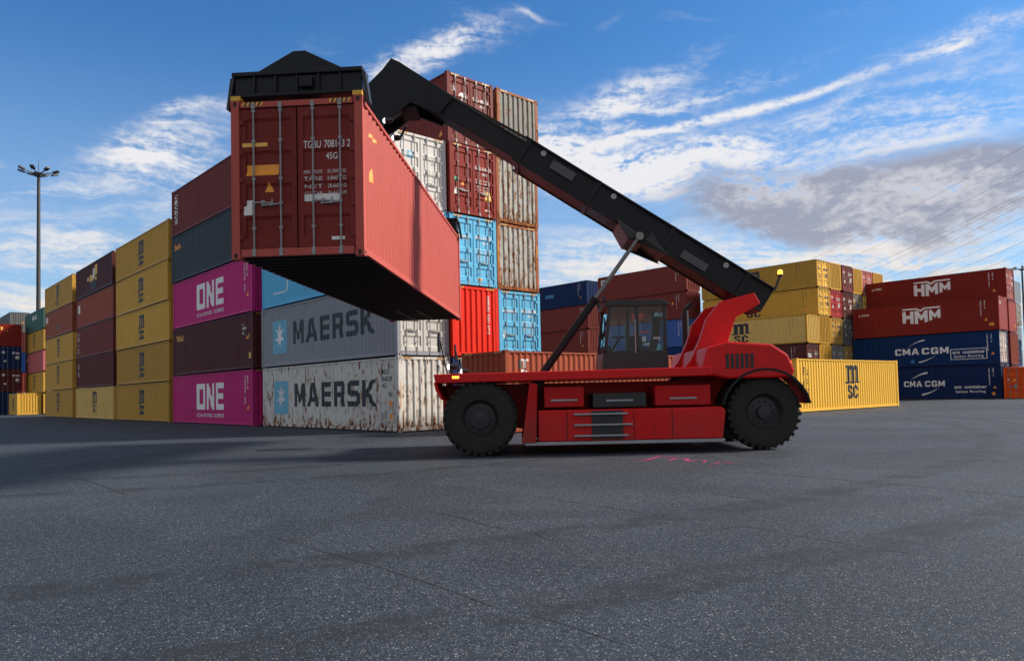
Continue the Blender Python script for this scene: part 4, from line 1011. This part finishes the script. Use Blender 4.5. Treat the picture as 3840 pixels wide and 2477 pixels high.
    tx = MB(); tx.beam(bp(-2.30, .10, .468), bp(-1.75, .10, .468), .012, .22, up); obj('label', tx.mesh('label'), plain('worn_plate', (.06, .066, .07), .4, .2), bo)
    pl2 = MB(); pl2.beam(bp(-5.6, -.1, .468), bp(-5.0, -.1, .468), .012, .20, up); obj('label', pl2.mesh('label'), MATS['worn_plate'], bo)
    for y in (-.45, .45):
        for x in (-5.9, -3.2, -1.5):
            q = bp(x, .22, y); bb = MB(); bb.tube((q[0], y-.015, q[2]), (q[0], y+.015, q[2]), .07, 14); obj('wear_pad', bb.mesh('wear_pad'), GREYM, bo)
    ch_ = MB(); n_ = 40
    for i in range(n_):
        q = bp(-6.3+i*.13, .40, -.30); ch_.beam(bp(-6.3+i*.13, .40, -.30), bp(-6.3+i*.13+.10, .40, -.30), .09, .06, up)
    obj('cable_chain', ch_.mesh('cable_chain'), CHAR, bo)
    # lift cylinders
    for s in (-1, 1):
        a = Vector((-1.35, s*.86, 1.70)); b = Vector((-3.88, s*.70, 5.12)); mid = a+(b-a)*.56
        cy = MB(); cy.tube(a, mid, .092, 16); cy.tube(mid-(b-a)*.02, mid+(b-a)*.004, .108, 16); cy.tube((a.x, a.y-.12, a.z), (a.x, a.y+.12, a.z), .17, 14)
        cyo = part('lift_cylinder', cy, BLK, smooth=True)
        rd = MB(); rd.tube(mid, b, .048, 14); rd.tube((b.x, b.y-.09, b.z), (b.x, b.y+.09, b.z), .10, 14); obj('piston_rod', rd.mesh('piston_rod', smooth=True), CHROME, cyo)
    # cab
    cb = MB(); x0, x1, y0, y1, z0, z1 = -4.42, -2.98, -.78, .78, 1.90, 3.44
    for x, y in ((x0, y0), (x0, y1), (x1+.0, y0), (x1, y1), (-3.75, y0), (-3.75, y1)):
        xs = x+.28 if x == x1 else x
        cb.beam((x, y, z0+.45), (x-.12 if x == x1 else x, y, z1), .08, .08, (1, 0, 0))
    cb.prism([(x0-.05, z0), (x1+.10, z0), (x1+.06, z0+.42), (x0-.05, z0+.46)], y0-.03, y1+.03)
    cb.prism([(x0-.10, z1-.02), (x1-.02, z1-.02), (x1+.02, z1+.06), (x1-.15, z1+.13), (x0+.05, z1+.13), (x0-.10, z1+.05)], y0-.06, y1+.06)
    cab = part('cab', cb, CHAR, bevel=.015)
    def pane(vs): m = MB(); m.add(vs, [(0, 1, 2, 3)]); obj('window_pane', m.mesh('window_pane'), GLASS, cab)
    for y in (y0, y1):
        pane([(x0+.04, y, z0+.45), (-3.79, y, z0+.45), (-3.79, y, z1-.02), (x0+.04, y, z1-.02)]); pane([(-3.71, y, z0+.42), (x1-.04, y, z0+.42), (x1-.15, y, z1-.02), (-3.71, y, z1-.02)])
    pane([(x1, y0+.04, z0+.50), (x1, y1-.04, z0+.50), (x1-.12, y1-.04, z1-.02), (x1-.12, y0+.04, z1-.02)]); pane([(x0, y0+.04, z0+.45), (x0, y1-.04, z0+.45), (x0, y1-.04, z1-.02), (x0, y0+.04, z1-.02)])
    se = MB(); se.box(-4.25, -3.75, -.28, .28, 2.30, 2.46); se.beam((-4.25, 0, 2.40), (-4.38, 0, 3.05), .5, .13, (1, 0, 0)); se.box(-4.42, -4.30, -.14, .14, 3.05, 3.24); obj('seat', se.mesh('seat', bevel=.04), SEATM, cab)
    sw = MB(); sw.tube((-3.2, 0, 2.35), (-3.42, 0, 2.72), .03, 8); sw.lathe([(.16, -.014), (.19, -.014), (.19, .014), (.16, .014), (.16, -.014)], 20, 'z', (-3.42, 0, 2.74)); obj('steering_wheel', sw.mesh('steering_wheel'), SEATM, cab)
    for y in (y1+.035, y0-.035):
        dr = MB(); dr.box(-4.3, -4.12, y-.012, y+.012, 2.62, 2.67); obj('door_handle', dr.mesh('door_handle'), GREYM, cab)
        dr = MB(); dr.tube((-3.70, y, 2.3), (-3.70, y, 3.1), .016, 8); obj('grab_rail', dr.mesh('grab_rail'), GREYM, cab)
    co = MB(); co.box(-3.9, -3.6, .36, .56, 2.3, 2.72); co.box(-3.15, -2.98+.02, -.5, .5, 2.35, 2.50); co.beam((-3.55, -.62, 2.5), (-3.55, -.62, 2.95), .2, .04); obj('console', co.mesh('console', bevel=.02), SEATM, cab)
    for y in (-.3, .3):
        wp = MB(); wp.tube((-2.955, y, 2.45), (-3.03, y+.12, 3.05), .01, 6); wp.box(-3.03, -3.0, y+.10, y+.14, 2.7, 3.2); obj('wiper', wp.mesh('wiper'), RUB, cab)
    wl = MB()
    for y in (-.6, .6): wl.box(x1-.06, x1+.04, y-.09, y+.09, z1+.13, z1+.24)
    obj('work_lamp', wl.mesh('work_lamp', bevel=.01), CHAR, cab)
    # wheels
    def wheel(x, y, w, dirn):
        prof = [(.42, -w/2+.03), (.60, -w/2), (.76, -w/2+.03), (.815, -w/2+.10), (.815, w/2-.10), (.76, w/2-.03), (.60, w/2), (.42, w/2-.03), (.40, 0), (.42, -w/2+.03)]
        ty = MB(); ty.lathe(prof, 48)
        for i in range(30):
            a = 2*math.pi*i/30; ct, st = math.cos(a), math.sin(a); tng = Vector((-st, 0, ct)); rad = Vector((ct, 0, st))
            for sy in (-1, 1):
                off = tng*(.05 if sy > 0 else -.03); p = rad*.815+Vector((0, sy*w*.06, 0))-off; q = rad*.80+Vector((0, sy*w*.47, 0))+off
                ty.beam(p, q, .075, .06, tuple(rad))
        W_ = empty('wheel', (x, y, .845)); W_.parent = M
        obj('tyre', cached(('tyre', w), lambda: ty.mesh('tyre', smooth=True)), RUB, W_)
        rm = MB(); rm.lathe([(.43, -w/2+.04), (.40, -w/2+.10), (.34, -w/2+.16), (.16, -w/2+.14), (.15, -w/2+.04), (.0, -w/2+.03)], 36); rm.lathe([(.43, w/2-.04), (.40, w/2-.10), (.34, w/2-.16), (.16, w/2-.14), (.15, w/2-.04), (.0, w/2-.03)], 36)
        for i in range(10):
            a = 2*math.pi*i/10
            for s in (-1, 1): rm.tube((.25*math.cos(a), s*(w/2-.15), .25*math.sin(a)), (.25*math.cos(a), s*(w/2-.11), .25*math.sin(a)), .025, 6)
        obj('rim', cached(('rim', w), lambda: rm.mesh('rim', smooth=True)), RIMM, W_)
    for s in (-1, 1):
        wheel(0, s*1.70, .52, 1); wheel(0, s*1.08, .52, 1); wheel(-6.43, s*1.45, .54, 1)
    ax = MB(); ax.tube((0, -1.9, .845), (0, 1.9, .845), .22, 16); ax.box(-.35, .35, -.6, .6, .5, 1.2); part('axle', ax, CHAR); ax = MB(); ax.tube((-6.43, -1.4, .845), (-6.43, 1.4, .845), .18, 16); part('axle', ax, CHAR)
    # lamps, mirrors, beacon
    for s in (-1, 1):
        b = MB(); b.tube((.62, s*1.78, 1.86), (.62, s*1.78, 2.0), .025, 8); b.lathe([(.0, .50), (.05, .50), (.075, .58), (.075, .68), (.06, .68)], 18, 'x', (0, s*1.78, 2.03)); b.beam((.62, s*1.78-.09, 1.98), (.62, s*1.78+.09, 1.98), .05, .03); hl = part('headlight', b, CHAR, smooth=True)
        g = MB(); g.lathe([(.0, .73), (.03, .725), (.055, .70), (.068, .672)], 18, 'x', (0, s*1.78, 2.03)); obj('lens', g.mesh('lens', smooth=True), LAMPW, hl)
        b = MB(); b.box(.45, .60, s*1.99-.012, s*1.99+.012, 1.76, 1.81); part('marker_lamp', b, LAMPO)
        b = MB(); b.box(-7.09, -7.02, *sorted((s*1.30, s*1.65)), 1.93, 2.0); part('tail_lamp', b, LAMPR)
        b = MB(); b.tube((.72, s*1.86, 1.86), (.86, s*2.02, 2.62), .018, 8); b.box(.86, .90, s*2.04-.12, s*2.04+.12, 2.35, 2.78); part('mirror', b, CHAR)
        b = MB(); b.lathe([(.0, 2.08), (.05, 2.08), (.075, 2.15), (.075, 2.26), (.06, 2.26)], 18, 'x', (0, s*.62, 8.16)); b.tube((2.1, s*.62, 8.16), (1.9, s*.45, 8.4), .03, 8); bl = part('boom_lamp', b, CHAR, smooth=True)
        g = MB(); g.lathe([(.0, 2.315), (.03, 2.31), (.055, 2.285), (.068, 2.255)], 18, 'x', (0, s*.62, 8.16)); obj('lens', g.mesh('lens', smooth=True), LAMPW, bl)
    b = MB(); b.tube((-7.15, .55, 3.75), (-7.30, .55, 4.12), .03, 8); b.lathe([(.0, 4.10), (.07, 4.10), (.07, 4.14), (.0, 4.14)], 16, 'z', (-7.30, .55, 0)); be = part('beacon', b, CHAR, smooth=True)
    g = MB(); g.lathe([(.055, 4.14), (.058, 4.22), (.035, 4.25), (.0, 4.26)], 16, 'z', (-7.30, .55, 0)); obj('lens', g.mesh('lens', smooth=True), LAMPO, be)
    ex = MB(); ex.tube((-5.35, -1.2, 2.4), (-5.35, -1.2, 3.5), .09, 14); ex.tube((-5.35, -1.2, 3.5), (-5.55, -1.2, 3.68), .075, 14); part('exhaust_pipe', ex, CHAR, smooth=True)
    # spreader on the head (sy = sideways offset of the load)
    sx, sy, zt = 2.66, LOAD_DY, 6.93
    s_ = empty('spreader', (sx, sy, -.085), LOAD_TURN); s_.parent = M
    r = MB(); r.lathe([(.0, 7.40), (.55, 7.40), (.55, 7.58), (.34, 7.62), (.30, 7.80), (.0, 7.80)], 24, 'z', (0, -sy*.5, 0)); r.box(-.32, .32, -sy*.5-.34, -sy*.5+.34, 7.62, 7.98)
    obj('rotator', r.mesh('rotator', smooth=True), BLK, s_)
    mbm = MB(); mbm.box(-.62, -.22, -3.0, 3.0, 7.02, 7.42); mbm.box(.22, .62, -3.0, 3.0, 7.02, 7.42)
    for y in (-2.9, -1.2, 1.2, 2.9): mbm.box(-.62, .62, y-.12, y+.12, 7.04, 7.44)
    obj('main_beam', mbm.mesh('main_beam', bevel=.012), BLK, s_)
    vb = MB(); vb.box(-.20, .20, -.5, .9, 7.10, 7.40); obj('valve_box', vb.mesh('valve_box', bevel=.02), CHAR, s_)
    for k_, (xa, ya) in enumerate(((-.12, -.3), (.0, -.3), (.12, -.3))):
        ho = MB(); prev = None
        for i in range(11):
            t = i/10; q = Vector((xa-.35*math.sin(math.pi*t), ya+.2*t, 7.95-.6*t-.12*math.sin(math.pi*t)))
            if prev is not None: ho.tube(prev, q, .02, 6)
            prev = q
        obj('hydraulic_hose', ho.mesh('hydraulic_hose', smooth=True), RUB, s_)
    for e in (-1, 1):
        tb = MB(); 
        for x in (-.42, .42): tb.box(x-.14, x+.14, *sorted((e*2.6, e*5.75)), 7.06, 7.36)
        obj('telescopic_beam', tb.mesh('telescopic_beam', bevel=.01), CHAR, s_)
        eb = MB(); eb.box(-1.18, 1.18, *sorted((e*5.68, e*6.00)), 7.02, 7.40); eb.box(-1.22, 1.22, *sorted((e*5.64, e*6.06)), 7.38, 7.46); eb.box(-1.22, 1.22, *sorted((e*5.64, e*6.06)), 6.99, 7.05)
        for x in (-.8, -.4, 0, .4, .8): eb.box(x-.02, x+.02, *sorted((e*6.0, e*6.05)), 7.05, 7.38)
        eb.box(-.30, -.05, *sorted((e*6.0, e*6.09)), 7.12, 7.32)
        eb.add([], []); yA, yB = sorted((e*5.80, e*5.94)); eb.prism([(-.92, 7.45), (.88, 7.45), (.10, 7.86), (-.12, 7.86)], yA, yB)
        eo = obj('end_beam', eb.mesh('end_beam', bevel=.012), BLK, s_)
        for x in (-1.13, 1.13):
            tw_ = MB(); tw_.box(x-.09, x+.09, *sorted((e*5.92, e*6.10)), 6.915, 7.0); obj('twistlock', tw_.mesh('twistlock', bevel=.006), YELM, eo)
            gd = MB(); sx_ = 1 if x > 0 else -1; gd.prism([(x+sx_*.05, 7.40), (x+sx_*.13, 7.36), (x+sx_*.21, 6.80), (x+sx_*.16, 6.78)], *sorted((e*5.86, e*6.02))); obj('guide_arm', gd.mesh('guide_arm'), CHAR, eo)
    return M
MA = R(179.3); M_LOC = Vector((-.72, 18.48)); LOAD_TURN = R(-3.4)
LOAD_DY = -.72                            # the load sits a little off centre, away from the camera
machine(M_LOC, MA)
fw = Vector((math.cos(MA), math.sin(MA))); lf = Vector((-fw.y, fw.x))
lp = M_LOC+fw*2.66+lf*LOAD_DY; ld_dir = Matrix.Rotation(LOAD_TURN, 2) @ lf
P_['load'] = paint('load_lit_red_paint', (.40, .085, .072), .02, .22, .15); P_['loadshade'] = paint('load_shaded_door_paint', (.19, .030, .026), .03, .25, .15)  # one red in two tones: paler for sunlit side, darker for shaded doors
ld = container('red container lifted by the machine, shaded doors facing the camera', 'load', lp, math.atan2(ld_dir.y, ld_dir.x), L40, HC, ends=('door', 'blind'), group='containers in the yard', z=3.93, door='loadshade')
for f in (mk_door('TGBU', '708143 2', L_WORN, True), mk_mark(-1.02, -.55, 2.05, 2.12, L_YEL, '+x', 'door', 'label'), mk_mark(-.95, -.35, 1.52, 1.72, L_ORG, '+x', 'door', 'label'), mk_mark(.1, .8, 1.02, 1.15, L_LBL, '+x', 'door', 'label'),
          mk_tri(-5.4, 1.5, .3, face='+y'), mk_mark(-5.6, -4.9, 2.35, 2.42, L_ORG, '+y')): f(ld, L40, HC)
uf = MB()
for i in range(38):
    x = -L40/2+.3+i*(L40-.6)/37; uf.box(x-.03, x+.03, -W/2+.06, W/2-.06, .02, .10)
uf.box(-L40/2+.1, -L40/2+3.2, -.35, -.25, .02, .10); uf.box(-L40/2+.1, -L40/2+3.2, .25, .35, .02, .10)
obj('underframe', uf.mesh('underframe'), UNDER, ld)
# ------------------------------------------------------------------ ground
def asphalt():
    m = bpy.data.materials.new('asphalt'); m.use_nodes = True; k = NT(m.node_tree); b = k.n['Principled BSDF']
    tc = k.new('ShaderNodeTexCoord'); P = tc.outputs['Object']
    big = k.noise(P, .09, 5, .6); mid = k.noise(P, .9, 5, .6); fine = k.math('ADD', k.math('MULTIPLY', k.noise(P, 55, 3, .75), .6), k.math('MULTIPLY', k.noise(P, 16, 4, .7), .4))
    c = k.mix(k.ramp(big, .35, .68), (.021, .032, .048), (.034, .047, .066))
    c = k.mix(k.math('MULTIPLY', k.ramp(mid, .45, .75), .35), c, (.034, .037, .045))
    c = k.mix(1.0, c, k.mix(k.ramp(fine, .34, .66), (.30, .30, .31), (1.65, 1.65, 1.66)), 'MULTIPLY')
    vo = k.new('ShaderNodeTexVoronoi', feature='F1'); k.put(vo.inputs['Vector'], P); vo.inputs['Scale'].default_value = 95
    sp = k.new('ShaderNodeSeparateColor'); k.l.new(vo.outputs['Color'], sp.inputs[0])
    chip = k.math('MULTIPLY', k.ramp(sp.outputs[0], .70, .97), k.ramp(vo.outputs['Distance'], .50, .18))
    c = k.mix(k.math('MULTIPLY', chip, .80), c, k.mix(sp.outputs[1], (.26, .28, .33), (.50, .50, .52)))
    vo2 = k.new('ShaderNodeTexVoronoi', feature='F1'); k.put(vo2.inputs['Vector'], P); vo2.inputs['Scale'].default_value = 44
    sp2 = k.new('ShaderNodeSeparateColor'); k.l.new(vo2.outputs['Color'], sp2.inputs[0])
    chip2 = k.math('MULTIPLY', k.ramp(sp2.outputs[0], .935, .975), k.ramp(vo2.outputs['Distance'], .36, .18))
    c = k.mix(k.math('MULTIPLY', chip2, .75), c, (.40, .41, .43))
    # oil drips and rolled-in tracks
    dr = k.noise(k.mapping(P, (.25, 1.3, 1), rot=(0, 0, R(12))), .5, 5, .6)
    c = k.mix(k.math('MULTIPLY', k.ramp(dr, .56, .74), .45), c, (.032, .034, .040))
    pa = k.noise(P, .28, 3, .5, .8)
    c = k.mix(1.0, c, k.mix(k.ramp(pa, .46, .54), (.90, .90, .90), (1.08, 1.08, 1.08)), 'MULTIPLY')
    ri = k.new('ShaderNodeVectorMath', operation='DISTANCE'); k.put(ri.inputs[0], k.vadd(P, k.mapping(tc.outputs['Object'], (0, 0, 0)), 'ADD')); ri.inputs[1].default_value = (-14, 34, 0)
    for rad in (21.3, 23.5, 30.2, 32.3):
        g_ = k.math('ABSOLUTE', k.math('SUBTRACT', ri.outputs['Value'], rad)); tr = k.math('MULTIPLY', k.ramp(g_, .34, .20), k.ramp(k.noise(P, 1.7, 4, .7), .36, .62))
        c = k.mix(k.math('MULTIPLY', tr, .6), c, (.016, .018, .022))
    b.inputs['Specular IOR Level'].default_value = .25
    k.put(b.inputs['Base Color'], c); k.put(b.inputs['Roughness'], k.math('ADD', k.math('MULTIPLY', mid, .25), .58))
    bp = k.new('ShaderNodeBump'); bp.inputs['Strength'].default_value = .55; bp.inputs['Distance'].default_value = .006
    k.put(bp.inputs['Height'], k.math('ADD', fine, k.math('MULTIPLY', vo.outputs['Distance'], -.8))); k.put(b.inputs['Normal'], bp.outputs[0])
    return m
g = MB(); g.add([(-900, -300, 0), (900, -300, 0), (900, 1500, 0), (-900, 1500, 0)], [(0, 1, 2, 3)])
tag(obj('ground', g.mesh('ground'), asphalt()), kind='structure')
CRACK = plain('crack_dark', (.022, .024, .028), .9)
PINK = lettering_mat('pink_spray', (.34, .045, .14), .9)
def strip(pts, w, name, mat, z=.004, jit=.35):
    """thin uneven ribbon on the ground through photo points"""
    P = [ground_at(x, y, z) for x, y in pts]; Q = []
    for a, b in zip(P, P[1:]):
        n = max(2, int((b-a).length/.12))
        for i in range(n):
            q = a.lerp(b, i/n); s = (b-a).normalized(); Q.append(q+Vector((-s.y, s.x, 0))*random.uniform(-1, 1)*w*jit*2.2)
    Q.append(P[-1]); m = MB(); vs = []
    for i, q in enumerate(Q):
        t = (Q[min(i+1, len(Q)-1)]-Q[max(i-1, 0)]); t = t.normalized() if t.length else Vector((1, 0, 0)); n = Vector((-t.y, t.x, 0)); ww = w*.5*random.uniform(.35, 1.3)*min(1, .25+i/3, .25+(len(Q)-1-i)/3)
        vs += [q+n*ww, q-n*ww]
    m.add(vs, [(2*i, 2*i+1, 2*i+3, 2*i+2) for i in range(len(Q)-1)])
    return tag(obj(name, m.mesh(name), mat), kind='structure')
A3 = lambda l: [(x*.804, 1500+y*.804) for x, y in l]
A4 = lambda l: [(1920+x*.804, 1500+y*.804) for x, y in l]
for l, w in ((A3([(2010,518),(2150,545),(2230,570),(2388,605)]), .022), (A3([(1230,620),(1480,695),(1750,770),(1950,835),(2110,885),(2270,950),(2388,985)]), .014),
             (A4([(90,445),(400,490),(560,515),(715,545)]), .024), (A4([(0,600),(110,615),(160,645),(230,650)]), .02), (A4([(690,408),(740,400),(960,335),(1130,335),(1500,365),(1960,405),(2388,450)]), .03),
             (A4([(870,610),(980,595),(1080,585),(1280,620),(1700,690),(2080,740)]), .018), (A4([(0,985),(60,985),(290,1055),(480,1120),(700,1195)]), .012), (A4([(920,430),(1165,465)]), .025), (A4([(2080,268),(2388,290)]), .04), (A3([(1600,418),(1710,430)]), .03), (A3([(280,350),(420,375),(540,420),(600,440)]), .05)):
    strip(l, w*.75, 'pavement_crack', CRACK)
Z7 = lambda l: [(2200+x/1.711, 900+y/1.711) for x, y in l]
for l in ([(275,1408),(450,1410)], [(350,1418),(475,1384)], [(430,1380),(590,1392)], [(525,1414),(575,1398),(640,1402),(648,1418)], [(650,1424),(700,1410),(762,1412),(748,1428)], [(790,1440),(870,1418)], [(850,1420),(972,1432)]):
    strip(Z7(l), .10, 'paint_mark', PINK, .005, .07)
strip([(2095*S_, 982*S_), (2190*S_, 983*S_)], .10, 'paint_mark', PINK, .005, .1); strip([(2320*S_, 949*S_), (2387*S_, 948*S_)], .10, 'paint_mark', PINK, .005, .1)
cpt = ground_at(658*S_, 1047*S_); m = MB(); n = 22
m.add([(cpt.x+(.62+.25*random.random())*math.cos(2*math.pi*i/n), cpt.y+(.34+.2*random.random())*math.sin(2*math.pi*i/n), .005) for i in range(n)], [tuple(range(n))])
tag(obj('oil_stain', m.mesh('oil_stain'), plain('oil', (.008, .008, .009), .35)), kind='structure')

# ------------------------------------------------------------------ lamp masts
MASTM = plain('mast_grey', (.050, .055, .060), .5, .4)
def mast(pos, h, label, k=1.0):
    t = empty('lamp_mast', (pos[0], pos[1], 0), 0, label, 'lamp mast')
    m = MB(); m.tube((0, 0, 0), (0, 0, h), .36*k, 16, .22*k); obj('pole', m.mesh('pole', smooth=True), MASTM, t)
    m = MB(); m.tube((0, 0, h), (0, 0, h+1.9*k), .06, 8, .03); obj('lightning_rod', m.mesh('lightning_rod'), MASTM, t)
    m = MB(); m.lathe([(.55*k, h-.18), (.75*k, h-.18), (.75*k, h+.02), (.55*k, h+.02), (.55*k, h-.18)], 18, 'z')
    for i in range(8):
        a = 2*math.pi*(i+.3)/8; m.beam((.3*k*math.cos(a), .3*k*math.sin(a), h-.1), (2.1*k*math.cos(a), 2.1*k*math.sin(a), h+.12), .12, .12)
    m.box(-.5*k, .5*k, -.4*k, .4*k, h-.5, h-.15); obj('lamp_ring', m.mesh('lamp_ring'), MASTM, t)
    for i in range(8):
        a = 2*math.pi*(i+.3)/8; c, s = math.cos(a), math.sin(a); m = MB()
        m.beam((1.95*k*c, 1.95*k*s, h+.15), (2.75*k*c, 2.75*k*s, h+.42), .55*k, .26*k); m.tube((2.0*k*c, 2.0*k*s, h+.0), (2.05*k*c, 2.05*k*s, h+.3), .04, 6)
        obj('floodlight', m.mesh('floodlight', bevel=.03), MASTM, t)
    return t
d = pix_ray(145, 650); mast((d.x/d.y*110, 110), CAM_H+d.z/d.y*110, 'tall grey light mast with a ring of floodlights behind the left stacks')
d = pix_ray(3832, 1008); mast((d.x/d.y*260, 260), CAM_H+d.z/d.y*260, 'distant light mast at the right edge above the grey containers', 1.25)

# ------------------------------------------------------------------ power lines (strung between pylons outside the picture)
WIRE = plain('wire_grey', (.045, .05, .058), .6)
A6 = lambda x, y: (1920+x*.804, y*.804)
lines = [((1400,1200),(2388,675)), ((1515,1225),(2388,788)), ((1610,1255),(2388,890)), ((1650,1265),(2388,903)), ((1700,1290),(2388,938)), ((1725,1300),(2388,1000)), ((1860,1300),(2388,1050)), ((2000,1275),(2388,1112)), ((2100,1280),(2388,1160))]
ords = ['topmost', 'second', 'third', 'fourth', 'fifth', 'sixth', 'seventh', 'eighth', 'lowest']
for i, (a, b) in enumerate(lines):
    (ax, ay), (bx, by) = A6(*a), A6(*b); sl_ = (by-ay)/(bx-ax)
    def pt(x, y, D): q = pix_ray(x, y); return Vector((q.x/q.y*D, D, CAM_H+q.z/q.y*D))
    p0 = pt(ax-120, ay-120*sl_, 460); p1 = pt(bx+260, by+260*sl_, 230); m = MB(); n = 24; Q = []
    for j in range(n+1):
        t = j/n; q = p0.lerp(p1, t); q.z -= 4*t*(1-t)*1.6; Q.append(q)
    for u_, v_ in zip(Q, Q[1:]): m.tube(u_, v_, .045, 5)
    tag(obj('power_line', m.mesh('power_line'), WIRE), f'thin overhead power line, {ords[i]} of the nine crossing the sky at the right' if i not in (0, 8) else f'thin overhead power line, {ords[i]} of the nine at the right', 'power line', 'overhead power lines at the right')
for o in scene.objects:
    for kx in ('_L', '_H'):
        if kx in o: del o[kx]
